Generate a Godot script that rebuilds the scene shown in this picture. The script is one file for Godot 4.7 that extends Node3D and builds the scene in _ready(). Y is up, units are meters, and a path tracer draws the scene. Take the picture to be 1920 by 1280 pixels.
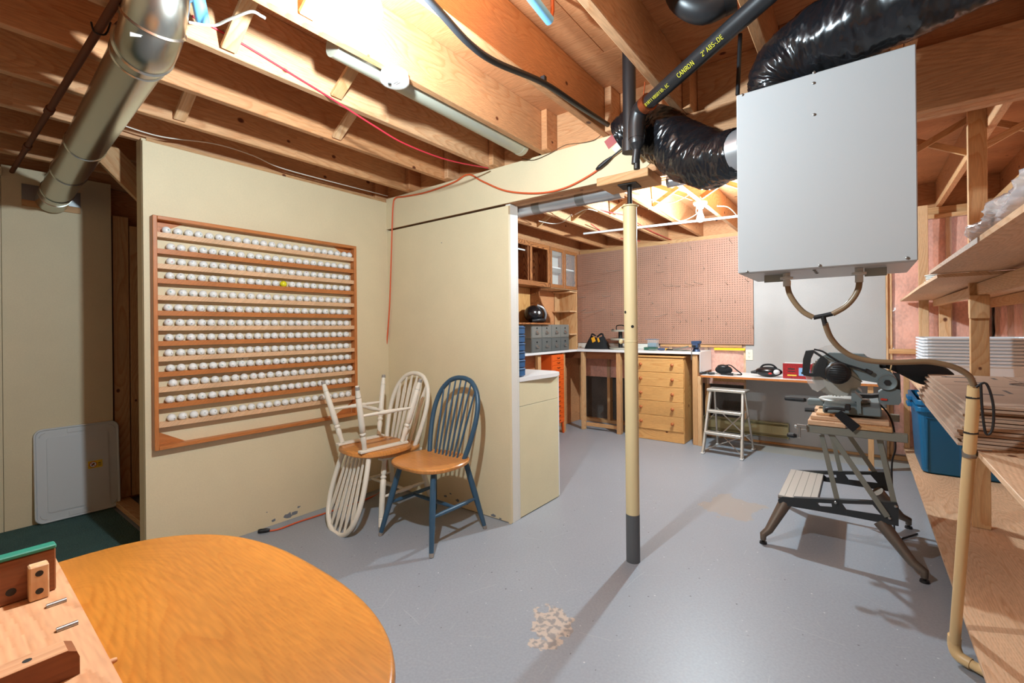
extends Node3D
# A basement workshop: open joists, yellow partitions, a rack of golf balls, chairs, a hanging ventilator, a mitre saw.
const F := 857.17
const CY := 615.88
const EYE := Vector3(0, 1.25, 0)
const XA := -3.018      # face of the partition that carries the rack
const ZB := -2.311      # face of the beam
const ZW := -5.51       # face of the back wall
const XR := 0.89        # face of the right wall
const XL := -4.282      # face of the left wall
const JB := 2.297       # underside of the joists
const JT := 2.532       # underside of the subfloor
var rng := RandomNumberGenerator.new()
var cam_basis := Basis()
var mats := {}
var used := {}
var tex := {}

# ---------------------------------------------------------------- mesh builder
class MB:
	var v := PackedVector3Array()
	var n := PackedVector3Array()
	var u := PackedVector2Array()
	func tri(a: Vector3, b: Vector3, c: Vector3, na: Vector3, nb: Vector3, nc: Vector3, ua := Vector2.ZERO, ub := Vector2.ZERO, uc := Vector2.ZERO) -> void:
		if (c - a).cross(b - a).dot(na + nb + nc) < 0.0:
			v.append_array([a, c, b]); n.append_array([na, nc, nb]); u.append_array([ua, uc, ub])
		else:
			v.append_array([a, b, c]); n.append_array([na, nb, nc]); u.append_array([ua, ub, uc])
	func quad(p: Array, nn: Array, uu: Array) -> void:
		tri(p[0], p[1], p[2], nn[0], nn[1], nn[2], uu[0], uu[1], uu[2])
		tri(p[0], p[2], p[3], nn[0], nn[2], nn[3], uu[0], uu[2], uu[3])
	func flat(p: Array, nn: Vector3, uu := []) -> void:
		if uu.is_empty():
			uu = [Vector2(0, 0), Vector2(1, 0), Vector2(1, 1), Vector2(0, 1)]
		quad(p, [nn, nn, nn, nn], uu)
	func mesh() -> ArrayMesh:
		var a := []
		a.resize(Mesh.ARRAY_MAX)
		a[Mesh.ARRAY_VERTEX] = v
		a[Mesh.ARRAY_NORMAL] = n
		a[Mesh.ARRAY_TEX_UV] = u
		var m := ArrayMesh.new()
		m.add_surface_from_arrays(Mesh.PRIMITIVE_TRIANGLES, a)
		return m
	# box with chamfered edges; the texture's u runs along the axis "grain"
	func box(c: Vector3, s: Vector3, bas := Basis(), bev := 0.002, grain := -1, off := Vector2.ZERO) -> MB:
		var h := s * 0.5
		bev = minf(bev, minf(h.x, minf(h.y, h.z)) * 0.6)
		if grain < 0:
			grain = s.max_axis_index()
		var P := func(ax: int, sg: Array) -> Vector3:
			var q := Vector3.ZERO
			for i in 3:
				q[i] = sg[i] * (h[i] if i == ax else h[i] - bev)
			return q
		var W := func(q: Vector3) -> Vector3: return c + bas * q
		for ax in 3:
			var b1 := (ax + 1) % 3
			var b2 := (ax + 2) % 3
			if b2 == grain:
				var t := b1; b1 = b2; b2 = t
			for sg in [-1, 1]:
				var pts := []
				var uvs := []
				for k in [[-1, -1], [1, -1], [1, 1], [-1, 1]]:
					var sn := [0, 0, 0]
					sn[ax] = sg; sn[b1] = k[0]; sn[b2] = k[1]
					var q: Vector3 = P.call(ax, sn)
					pts.append(W.call(q))
					uvs.append(Vector2(q[b1], q[b2] + (0.13 * sg if ax != grain else 0.0) + ax * 0.07) + off)
				var nn := Vector3.ZERO
				nn[ax] = sg
				flat(pts, bas * nn, uvs)
			if bev > 0.0:
				var e1 := (ax + 1) % 3
				var e2 := (ax + 2) % 3
				for s1 in [-1, 1]:
					for s2 in [-1, 1]:
						var lo := [0, 0, 0]
						lo[e1] = s1; lo[e2] = s2; lo[ax] = -1
						var hi := lo.duplicate()
						hi[ax] = 1
						var ne := Vector3.ZERO
						ne[e1] = s1; ne[e2] = s2
						var q1: Vector3 = P.call(e1, lo)
						var q2: Vector3 = P.call(e1, hi)
						var q3: Vector3 = P.call(e2, hi)
						var q4: Vector3 = P.call(e2, lo)
						var uv := []
						for q in [q1, q2, q3, q4]:
							uv.append(Vector2(q[grain], q[(grain + 1) % 3]) + off)
						flat([W.call(q1), W.call(q2), W.call(q3), W.call(q4)], bas * ne.normalized(), uv)
		if bev > 0.0:
			for sx in [-1, 1]:
				for sy in [-1, 1]:
					for sz in [-1, 1]:
						var sn := [sx, sy, sz]
						var nn := bas * (Vector3(sx, sy, sz).normalized())
						tri(W.call(P.call(0, sn)), W.call(P.call(1, sn)), W.call(P.call(2, sn)), nn, nn, nn, off, off, off)
		return self
	# bar with square section between two points
	func bar(a: Vector3, b: Vector3, w: float, d: float, up := Vector3.UP, bev := 0.002, off := Vector2.ZERO) -> MB:
		var z := (b - a).normalized()
		if absf(z.dot(up)) > 0.98:
			up = Vector3.RIGHT if absf(z.x) < 0.9 else Vector3.UP
		var x := up.cross(z).normalized()
		var y := z.cross(x)
		return box((a + b) * 0.5, Vector3(w, d, a.distance_to(b)), Basis(x, y, z), bev, 2, off)
	func tube(pts: Array, rad, seg := 10, caps := true, closed := false) -> MB:
		var m := pts.size()
		var R := func(i: int) -> float: return float(rad) if not (rad is Array or rad is PackedFloat32Array) else float(rad[mini(i, rad.size() - 1)])
		var T := []
		for i in m:
			var a: Vector3 = pts[maxi(i - 1, 0)] if not closed else pts[(i - 1 + m) % m]
			var b: Vector3 = pts[mini(i + 1, m - 1)] if not closed else pts[(i + 1) % m]
			T.append((b - a).normalized())
		var t0: Vector3 = T[0]
		var x := t0.cross(Vector3.UP if absf(t0.y) < 0.9 else Vector3.RIGHT).normalized()
		var rings := []
		var norms := []
		for i in m:
			var t: Vector3 = T[i]
			x = (x - t * x.dot(t)).normalized()
			var y := t.cross(x)
			var ring := []
			var nr := []
			for k in seg + 1:
				var a := TAU * k / seg
				var d := x * cos(a) + y * sin(a)
				ring.append(pts[i] + d * R.call(i))
				nr.append(d)
			rings.append(ring); norms.append(nr)
		var acc := 0.0
		for i in (m if closed else m - 1):
			var j := (i + 1) % m
			var l: float = (pts[j] - pts[i]).length()
			var slope: float = (R.call(i) - R.call(j)) / maxf(l, 1e-5)
			for k in seg:
				var ta: Vector3 = T[i] * slope
				var n0: Vector3 = (norms[i][k] + ta).normalized()
				var n1: Vector3 = (norms[i][k + 1] + ta).normalized()
				var n2: Vector3 = (norms[j][k + 1] + ta).normalized()
				var n3: Vector3 = (norms[j][k] + ta).normalized()
				var w0 := TAU * float(R.call(i)) * k / seg
				var w1 := TAU * float(R.call(i)) * (k + 1) / seg
				quad([rings[i][k], rings[i][k + 1], rings[j][k + 1], rings[j][k]], [n0, n1, n2, n3], [Vector2(acc, w0), Vector2(acc, w1), Vector2(acc + l, w1), Vector2(acc + l, w0)])
			acc += l
		if caps and not closed:
			for e in [0, m - 1]:
				var nn: Vector3 = -T[0] if e == 0 else T[m - 1]
				for k in seg:
					tri(pts[e], rings[e][k], rings[e][k + 1], nn, nn, nn)
		return self
	# profile of Vector2(radius, height) turned about the y axis of xf
	func lathe(prof: Array, seg := 16, xf := Transform3D.IDENTITY) -> MB:
		var m := prof.size()
		var sn := []
		for i in m - 1:
			var d: Vector2 = prof[i + 1] - prof[i]
			sn.append(Vector2(d.y, -d.x).normalized())
		var acc := 0.0
		for i in m - 1:
			var a: Vector2 = prof[i]
			var b: Vector2 = prof[i + 1]
			var na: Vector2 = sn[i]
			var nb: Vector2 = sn[i]
			if i > 0 and sn[i - 1].dot(sn[i]) > 0.6:
				na = (sn[i - 1] + sn[i]).normalized()
			if i < m - 2 and sn[i + 1].dot(sn[i]) > 0.6:
				nb = (sn[i + 1] + sn[i]).normalized()
			var l := a.distance_to(b)
			for k in seg:
				var c0 := cos(TAU * k / seg)
				var s0 := sin(TAU * k / seg)
				var c1 := cos(TAU * (k + 1) / seg)
				var s1 := sin(TAU * (k + 1) / seg)
				var pa := xf * Vector3(a.x * c0, a.y, a.x * s0)
				var pb := xf * Vector3(a.x * c1, a.y, a.x * s1)
				var pc := xf * Vector3(b.x * c1, b.y, b.x * s1)
				var pd := xf * Vector3(b.x * c0, b.y, b.x * s0)
				var q0 := xf.basis * Vector3(na.x * c0, na.y, na.x * s0)
				var q1 := xf.basis * Vector3(na.x * c1, na.y, na.x * s1)
				var q2 := xf.basis * Vector3(nb.x * c1, nb.y, nb.x * s1)
				var q3 := xf.basis * Vector3(nb.x * c0, nb.y, nb.x * s0)
				var w0 := 0.06 * k / seg
				var w1 := 0.06 * (k + 1) / seg
				var uv := [Vector2(acc, w0), Vector2(acc, w1), Vector2(acc + l, w1), Vector2(acc + l, w0)]
				if a.x < 1e-6:
					tri(pa, pc, pd, q0, q2, q3, uv[0], uv[2], uv[3])
				elif b.x < 1e-6:
					tri(pa, pb, pc, q0, q1, q2, uv[0], uv[1], uv[2])
				else:
					quad([pa, pb, pc, pd], [q0, q1, q2, q3], uv)
			acc += l
		return self
	# outline in the xy plane of xf, from z0 to z1; holes are not cut
	func prism(poly: PackedVector2Array, z0: float, z1: float, xf := Transform3D.IDENTITY, smooth := false, uvs := 1.0) -> MB:
		var idx := Geometry2D.triangulate_polygon(poly)
		for side in [0, 1]:
			var z: float = z0 if side == 0 else z1
			var nn := xf.basis * Vector3(0, 0, -1 if side == 0 else 1) * signf(z1 - z0)
			for t in range(0, idx.size(), 3):
				var p := []
				for k in 3:
					var q := poly[idx[t + k]]
					p.append([xf * Vector3(q.x, q.y, z), q * uvs])
				tri(p[0][0], p[1][0], p[2][0], nn, nn, nn, p[0][1], p[1][1], p[2][1])
		var cw := Geometry2D.is_polygon_clockwise(poly)
		var m := poly.size()
		var en := []
		for i in m:
			var d := (poly[(i + 1) % m] - poly[i]).normalized()
			en.append(Vector2(d.y, -d.x) * (-1.0 if cw else 1.0))
		for i in m:
			var a := poly[i]
			var b := poly[(i + 1) % m]
			var na: Vector2 = en[i]
			var nb: Vector2 = en[i]
			if smooth:
				var e0: Vector2 = en[(i - 1 + m) % m]
				var e2: Vector2 = en[(i + 1) % m]
				if e0.dot(en[i]) > 0.75: na = (e0 + en[i]).normalized()
				if e2.dot(en[i]) > 0.75: nb = (e2 + en[i]).normalized()
			var A := xf.basis * Vector3(na.x, na.y, 0)
			var B := xf.basis * Vector3(nb.x, nb.y, 0)
			quad([xf * Vector3(a.x, a.y, z0), xf * Vector3(b.x, b.y, z0), xf * Vector3(b.x, b.y, z1), xf * Vector3(a.x, a.y, z1)], [A, B, B, A], [Vector2(a.x, a.y) * uvs, Vector2(b.x, b.y) * uvs, Vector2(b.x, b.y + z1 - z0) * uvs, Vector2(a.x, a.y + z1 - z0) * uvs])
		return self
	# smooth skin over a grid of points (rows of equal length)
	func skin(rows: Array, wrap := false, uvk := Vector2.ONE) -> MB:
		var R := rows.size()
		var C: int = rows[0].size()
		var N := []
		for i in R:
			var line := []
			for j in C:
				var up: Vector3 = rows[mini(i + 1, R - 1)][j] - rows[maxi(i - 1, 0)][j]
				var j1 := (j + 1) % C if wrap else mini(j + 1, C - 1)
				var j0 := (j - 1 + C) % C if wrap else maxi(j - 1, 0)
				var across: Vector3 = rows[i][j1] - rows[i][j0]
				line.append(up.cross(across).normalized())
			N.append(line)
		for i in R - 1:
			for j in (C if wrap else C - 1):
				var k := (j + 1) % C
				var a0 := Vector2(float(i) / (R - 1), float(j) / C) * uvk
				var a1 := Vector2(float(i + 1) / (R - 1), float(j + 1) / C) * uvk
				quad([rows[i][j], rows[i][k], rows[i + 1][k], rows[i + 1][j]], [N[i][j], N[i][k], N[i + 1][k], N[i + 1][j]], [a0, Vector2(a0.x, a1.y), a1, Vector2(a1.x, a0.y)])
		return self
	func ball(c: Vector3, r: Vector3, seg := 16, rings := 10) -> MB:
		for i in rings:
			for k in seg:
				var p := []
				var q := []
				var w := []
				for e in [[i, k], [i, k + 1], [i + 1, k + 1], [i + 1, k]]:
					var th := PI * float(e[0]) / rings
					var ph := TAU * float(e[1]) / seg
					var d := Vector3(sin(th) * cos(ph), cos(th), sin(th) * sin(ph))
					p.append(c + d * r)
					q.append((d / r).normalized())
					w.append(Vector2(float(e[1]) / seg, float(e[0]) / rings))
				if i == 0:
					tri(p[0], p[2], p[3], q[0], q[2], q[3], w[0], w[2], w[3])
				elif i == rings - 1:
					tri(p[0], p[1], p[2], q[0], q[1], q[2], w[0], w[1], w[2])
				else:
					quad(p, q, w)
		return self

# ---------------------------------------------------------------- pixels to places
func ray(px: float, py: float) -> Vector3:
	return cam_basis * Vector3((px - 960.0) / F, -(py - CY) / F, -1.0)
func onx(px: float, py: float, x: float) -> Vector3:
	var d := ray(px, py)
	return EYE + d * (x / d.x)
func ony(px: float, py: float, y: float) -> Vector3:
	var d := ray(px, py)
	return EYE + d * ((y - EYE.y) / d.y)
func onz(px: float, py: float, z: float) -> Vector3:
	var d := ray(px, py)
	return EYE + d * (z / d.z)
func xy(px: float, py: float, z: float) -> Vector2:
	var p := onz(px, py, z)
	return Vector2(p.x, p.y)
func spline(p: Array, per := 8) -> Array:
	var out := []
	for i in p.size() - 1:
		var a: Vector3 = p[maxi(i - 1, 0)]
		var b: Vector3 = p[i]
		var c: Vector3 = p[i + 1]
		var d: Vector3 = p[mini(i + 2, p.size() - 1)]
		for k in per:
			out.append(b.cubic_interpolate(c, a, d, float(k) / per))
	out.append(p[-1])
	return out
func ro() -> Vector2:
	return Vector2(rng.randf() * 3.0, rng.randf_range(0.0, 1.0))

# ---------------------------------------------------------------- nodes
func numbered(called: String) -> String:
	if not used.has(called):
		used[called] = 0
		return called
	used[called] += 1
	return "%s_%03d" % [called, used[called]]
func obj(called: String, mb, m: Material, parent: Node = self) -> MeshInstance3D:
	var o := MeshInstance3D.new()
	o.name = numbered(called) if parent == self else called
	o.mesh = mb.mesh() if mb is MB else mb
	o.material_override = m
	o.cast_shadow = GeometryInstance3D.SHADOW_CASTING_SETTING_ON
	parent.add_child(o, true)
	return o
func thing(called: String, label: String, category: String, at := Vector3.ZERO, turn := 0.0, group := "") -> Node3D:
	var o := Node3D.new()
	o.name = numbered(called)
	add_child(o)
	o.position = at
	o.rotation.y = turn
	return tag(o, label, category, group)
func tag(o: Node, label: String, category: String, group := "") -> Node:
	o.set_meta("label", label)
	o.set_meta("category", category)
	if group:
		o.set_meta("group", group)
	return o
func setting(called: String) -> Node3D:
	var o := Node3D.new()
	o.name = numbered(called)
	add_child(o)
	o.set_meta("kind", "structure")
	return o
func bx(c: Vector3, s: Vector3, bev := 0.002, grain := -1) -> MB:
	return MB.new().box(c, s, Basis(), bev, grain, ro())
func span(a: Vector3, b: Vector3, bev := 0.002, grain := -1) -> MB:
	return bx((a + b) * 0.5, (b - a).abs(), bev, grain)

# ---------------------------------------------------------------- textures and materials
func noise(freq: float, seed_: int, oct := 3, kind := FastNoiseLite.TYPE_SIMPLEX_SMOOTH) -> FastNoiseLite:
	var f := FastNoiseLite.new()
	f.seed = seed_
	f.noise_type = kind
	f.frequency = freq
	f.fractal_octaves = oct
	return f
func picture(w: int, h: int, f: Callable) -> ImageTexture:
	var b := PackedByteArray()
	b.resize(w * h * 3)
	var i := 0
	for y in h:
		for x in w:
			var c: Color = f.call(float(x) / w, float(y) / h)
			b[i] = int(clampf(c.r, 0, 1) * 255.0)
			b[i + 1] = int(clampf(c.g, 0, 1) * 255.0)
			b[i + 2] = int(clampf(c.b, 0, 1) * 255.0)
			i += 3
	return ImageTexture.create_from_image(Image.create_from_data(w, h, false, Image.FORMAT_RGB8, b))
func field(w: int, h: int, sw: int, sh: int, freq: float, seed_: int, oct := 3) -> PackedByteArray:
	# seamless noise of sw by sh pixels, stretched to w by h
	var im: Image = noise(freq, seed_, oct).get_seamless_image(sw, sh)
	im.convert(Image.FORMAT_L8)
	if sw != w or sh != h:
		im.resize(w, h, Image.INTERPOLATE_CUBIC)
	return im.get_data()
func wood_picture(seed_: int, rings: float, wave: float, line: Color, strength: float, knots: int, fibre: float) -> ImageTexture:
	# 3 m along the grain, 1 m across
	var w := 896
	var h := 384
	var warp := field(w, h, 64, 128, 0.02, seed_, 2)
	var fine := field(w, h, 112, 384, 0.35, seed_ + 7, 2)
	var blot := field(w, h, 64, 64, 0.04, seed_ + 9, 2)
	var r := RandomNumberGenerator.new()
	r.seed = seed_
	var push := PackedFloat32Array()
	push.resize(w * h)
	var dark := push.duplicate()
	for k in knots:
		var kx := r.randi() % w
		var ky := r.randi() % h
		var kr := r.randf_range(0.008, 0.017)
		for dy in range(-30, 31):
			for dx in range(-60, 61):
				var du := dx * 3.0 / w
				var dv := dy * 1.0 / h
				var at := posmod(ky + dy, h) * w + posmod(kx + dx, w)
				var d2 := du * du * 0.3 + dv * dv
				push[at] += 0.022 * exp(-d2 * 1100.0)
				dark[at] = maxf(dark[at], 1.0 - smoothstep(kr * 0.45, kr, sqrt(du * du * 0.6 + dv * dv)))
	var b := PackedByteArray()
	b.resize(w * h * 3)
	var i := 0
	var kc := Color(0.36, 0.20, 0.12)
	for y in h:
		for x in w:
			var a := (warp[i] / 255.0 - 0.5) * wave * 0.1 + push[i]
			var q := fposmod((float(y) / h + a) * rings, 1.0)
			var s := q * q * q * (1.0 - clampf((q - 0.93) / 0.07, 0.0, 1.0)) * strength
			var g := 0.93 * (1.0 + (fine[i] / 255.0 - 0.5) * fibre * 1.6 + (blot[i] / 255.0 - 0.5) * 0.12)
			var d := dark[i] * 0.85
			b[i * 3] = int(clampf(lerpf(g * lerpf(1.0, line.r, s), kc.r, d), 0, 1) * 255.0)
			b[i * 3 + 1] = int(clampf(lerpf(g * lerpf(1.0, line.g, s), kc.g, d), 0, 1) * 255.0)
			b[i * 3 + 2] = int(clampf(lerpf(g * lerpf(1.0, line.b, s), kc.b, d), 0, 1) * 255.0)
			i += 1
	return ImageTexture.create_from_image(Image.create_from_data(w, h, false, Image.FORMAT_RGB8, b))
func speckle(w: int, base: Color, amp: float, freq: float, seed_: int, low := 0.05) -> ImageTexture:
	var a := field(w, w, w, w, clampf(freq * 100.0 / w, 0.02, 0.7), seed_, 2)
	var c := field(w, w, 64, 64, 0.05, seed_ + 3, 3)
	var b := PackedByteArray()
	b.resize(w * w * 3)
	for i in w * w:
		var e := 1.0 + (a[i] / 255.0 - 0.5) * amp * 1.4 + (c[i] / 255.0 - 0.5) * low
		b[i * 3] = int(clampf(base.r * e, 0, 1) * 255.0)
		b[i * 3 + 1] = int(clampf(base.g * e, 0, 1) * 255.0)
		b[i * 3 + 2] = int(clampf(base.b * e, 0, 1) * 255.0)
	return ImageTexture.create_from_image(Image.create_from_data(w, w, false, Image.FORMAT_RGB8, b))
func mat(called: String, c: Color, rough := 0.7, metal := 0.0, texture: Texture2D = null, scale := Vector3.ONE) -> StandardMaterial3D:
	if mats.has(called):
		return mats[called]
	var m := StandardMaterial3D.new()
	m.resource_name = called
	m.albedo_color = c
	m.roughness = rough
	m.metallic = metal
	if texture:
		m.albedo_texture = texture
		m.uv1_scale = scale
	mats[called] = m
	return m
func rgb(r: float, g: float, b: float) -> Color:
	return Color(r / 255.0, g / 255.0, b / 255.0)
func bump(m: StandardMaterial3D, freq: float, depth: float, scale := 3.0, oct := 3) -> void:
	var t := NoiseTexture2D.new()
	t.width = 256
	t.height = 256
	t.seamless = true
	t.noise = noise(freq, 11, oct)
	m.heightmap_enabled = true
	m.heightmap_texture = t
	m.heightmap_scale = depth
	if m.albedo_texture == null:
		m.uv1_triplanar = true
		m.uv1_scale = Vector3.ONE * scale

func make_materials() -> void:
	tex.fir = wood_picture(3, 46.0, 5.0, Color(0.82, 0.64, 0.48), 0.42, 14, 0.11)
	tex.pine = wood_picture(8, 30.0, 5.0, Color(0.84, 0.66, 0.48), 0.50, 12, 0.07)
	tex.ply = wood_picture(21, 9.0, 26.0, Color(0.80, 0.64, 0.50), 0.42, 5, 0.09)
	tex.oak = wood_picture(33, 26.0, 12.0, Color(0.40, 0.26, 0.16), 0.9, 0, 0.22)
	tex.maple = wood_picture(44, 38.0, 7.0, Color(0.88, 0.76, 0.60), 0.45, 0, 0.10)
	var ws := Vector3(1.0 / 3.0, 1.0, 1.0)
	for k in 3:
		mat("joist_wood_%d" % k, [rgb(222, 166, 116), rgb(214, 154, 104), rgb(226, 174, 128)][k], 0.62, 0, tex.fir, ws)
		mat("stud_wood_%d" % k, [rgb(226, 180, 130), rgb(218, 168, 116), rgb(232, 188, 142)][k], 0.65, 0, tex.pine, ws)
	mat("subfloor_wood", rgb(222, 158, 108), 0.7, 0, tex.ply, ws)
	mat("shelf_ply", rgb(226, 184, 146), 0.6, 0, tex.ply, ws)
	mat("dark_wood", rgb(150, 92, 54), 0.7, 0, tex.fir, ws)
	mat("table_wood", rgb(192, 122, 45), 0.30, 0, tex.maple, ws)
	mat("table_raw", rgb(226, 168, 122), 0.75, 0, tex.ply, ws)
	mat("table_stain", rgb(142, 82, 44), 0.5, 0, tex.fir, ws)
	mat("rack_wood", rgb(206, 126, 66), 0.4, 0, tex.maple, ws)
	mat("rack_light", rgb(240, 192, 148), 0.5, 0, tex.maple, ws)
	mat("seat_wood", rgb(226, 150, 78), 0.28, 0, tex.maple, ws)
	mat("dresser_wood", rgb(232, 176, 108), 0.45, 0, tex.pine, ws)
	mat("oak_wood", rgb(172, 108, 62), 0.5, 0, tex.oak, ws)
	mat("oak_frame", rgb(186, 120, 68), 0.45, 0, tex.oak, ws)
	mat("knob_wood", rgb(176, 98, 50), 0.35)
	var stip := speckle(256, Color(0.97, 0.97, 0.97), 0.035, 1.6, 5, 0.02)
	var yw := mat("yellow_paint", rgb(228, 209, 171), 0.62, 0, stip, Vector3(1, 1, 1))
	bump(yw, 0.03, 0.05)
	mat("cream_paint", rgb(226, 214, 176), 0.55, 0, stip)
	mat("drywall", rgb(176, 171, 167), 0.8, 0, stip)
	mat("white_paint", rgb(228, 224, 214), 0.5, 0, stip)
	mat("enamel_white", rgb(180, 182, 182), 0.32)
	mat("white_gloss", rgb(236, 235, 230), 0.35)
	mat("white_top", rgb(232, 230, 228), 0.3)
	mat("chair_white", rgb(232, 222, 204), 0.42)
	mat("chair_blue", rgb(52, 82, 104), 0.38)
	mat("foot_wood", rgb(150, 140, 130), 0.7)
	mat("black_plastic", rgb(24, 24, 26), 0.45)
	mat("black_cloth", rgb(20, 20, 22), 0.9)
	mat("black_pipe", rgb(30, 30, 32), 0.38)
	mat("black_film", rgb(22, 22, 25), 0.22)
	mat("print_yellow", rgb(196, 186, 50), 0.6)
	mat("galvanised", rgb(196, 196, 186), 0.27, 1.0)
	mat("galvanised_dull", rgb(150, 152, 152), 0.42, 1.0)
	mat("zinc_pipe", rgb(178, 176, 158), 0.4, 0.35)
	mat("steel", rgb(176, 176, 174), 0.35, 1.0)
	mat("dark_steel", rgb(58, 56, 54), 0.5, 0.8)
	mat("rust_pipe", rgb(112, 62, 36), 0.7, 0.3)
	mat("copper", rgb(176, 96, 60), 0.4, 0.9)
	mat("aluminium", rgb(206, 200, 190), 0.4, 0.75)
	mat("orange_cord", rgb(214, 92, 48), 0.5)
	mat("red_cable", rgb(196, 44, 58), 0.45)
	mat("white_cable", rgb(226, 220, 206), 0.5)
	mat("brown_cable", rgb(92, 70, 50), 0.6)
	mat("hose", rgb(136, 112, 84), 0.35)
	mat("pvc", rgb(226, 190, 136), 0.42)
	mat("blue_pipe", rgb(112, 178, 226), 0.4)
	mat("saw_grey", rgb(112, 124, 126), 0.45, 0.1)
	mat("saw_light", rgb(182, 182, 176), 0.4, 0.5)
	mat("smoke_plastic", Color(0.86, 0.84, 0.82, 0.30), 0.2).transparency = BaseMaterial3D.TRANSPARENCY_ALPHA
	mat("frame_black", rgb(52, 54, 56), 0.5, 0.3)
	mat("leg_metal", rgb(136, 135, 124), 0.5, 0.5)
	mat("foot_metal", rgb(112, 98, 86), 0.5, 0.5)
	mat("red_paint", rgb(206, 60, 38), 0.5)
	mat("orange_metal", rgb(232, 98, 32), 0.42)
	mat("file_grey", rgb(132, 132, 126), 0.45, 0.3)
	mat("file_dark", rgb(104, 108, 106), 0.45, 0.3)
	mat("blue_plastic", rgb(38, 86, 132), 0.45)
	mat("tote_blue", rgb(16, 98, 142), 0.38)
	mat("tote_clear", rgb(232, 232, 234), 0.35).backlight_enabled = true
	mats.tote_clear.backlight = Color(0.35, 0.35, 0.36)
	mat("lid_grey", rgb(206, 206, 204), 0.45)
	mat("sign_yellow", rgb(232, 196, 40), 0.5)
	mat("sign_white", rgb(240, 240, 236), 0.5)
	mat("sign_red", rgb(190, 40, 34), 0.5)
	mat("card", rgb(178, 146, 122), 0.85, 0, speckle(256, Color(0.97, 0.97, 0.97), 0.05, 1.2, 9))
	mat("card_edge", rgb(118, 92, 74), 0.9)
	mat("card_orange", rgb(206, 84, 40), 0.8)
	mat("card_ink", rgb(96, 82, 76), 0.85)
	mat("foam_yellow", rgb(240, 200, 40), 0.7)
	mat("box_red", rgb(196, 26, 32), 0.4, 0, speckle(128, Color(0.75, 0.75, 0.75), 1.1, 0.25, 31, 0.2), Vector3(6, 6, 6))
	mat("box_picture", rgb(128, 164, 200), 0.4)
	mat("box_gold", rgb(222, 186, 70), 0.4)
	mat("heater_beige", rgb(182, 172, 128), 0.45, 0.1)
	mat("vise_blue", rgb(52, 70, 100), 0.45, 0.2)
	mat("tray_grey", rgb(178, 172, 156), 0.5)
	mat("teal_clear", Color(0.25, 0.55, 0.68, 0.5), 0.2).transparency = BaseMaterial3D.TRANSPARENCY_ALPHA
	mat("teal_plastic", rgb(36, 120, 150), 0.4)
	mat("green_plastic", rgb(52, 96, 80), 0.5)
	mat("green_paint", rgb(40, 126, 104), 0.4)
	mat("tool_yellow", rgb(232, 164, 40), 0.5)
	mat("plate_ivory", rgb(228, 220, 198), 0.45)
	mat("slot_dark", rgb(38, 34, 30), 0.7)
	mat("concrete_dark", rgb(92, 84, 78), 0.9, 0, speckle(256, Color(0.95, 0.95, 0.95), 0.12, 0.5, 13, 0.2))
	mat("chip_grey", rgb(118, 120, 124), 0.8)
	mat("screw_zinc", rgb(140, 136, 130), 0.4, 0.8)
	mat("post_paint", rgb(226, 206, 158), 0.5)
	mat("post_grey", rgb(92, 94, 96), 0.5)
	mat("label_red", rgb(176, 92, 92), 0.6)
	mat("tape_silver", rgb(188, 188, 190), 0.3, 0.7)
	mat("blue_film", rgb(40, 96, 178), 0.4)
	var bub := mat("bubble_film", Color(0.95, 0.95, 0.97, 0.35), 0.12)
	bub.transparency = BaseMaterial3D.TRANSPARENCY_ALPHA
	var film := mat("vapour_film", Color(1, 1, 1, 0.10), 0.16)
	film.transparency = BaseMaterial3D.TRANSPARENCY_ALPHA
	var gl := mat("pane_glass", Color(0.95, 0.97, 0.97, 0.08), 0.05)
	gl.transparency = BaseMaterial3D.TRANSPARENCY_ALPHA
	var ins := mat("insulation", rgb(246, 178, 152), 0.9, 0, speckle(512, Color(0.95, 0.95, 0.95), 0.10, 0.30, 17, 0.22))
	bump(ins, 0.02, 0.8)
	var peg := mat("pegboard", rgb(172, 128, 106), 0.6, 0, speckle(256, Color(0.97, 0.97, 0.97), 0.05, 1.0, 23, 0.05))
	peg.uv1_triplanar = true
	var carpet := mat("carpet_green", rgb(74, 106, 100), 0.95, 0, speckle(512, Color(0.9, 0.9, 0.9), 0.75, 1.6, 27, 0.1))
	carpet.uv1_scale = Vector3(1.2, 1.2, 1.2)
	bump(carpet, 0.25, 0.8)
	tex.floor = floor_picture()
	var fl := mat("floor_paint", Color.WHITE, 0.38, 0, tex.floor)
	fl.roughness = 0.42

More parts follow.
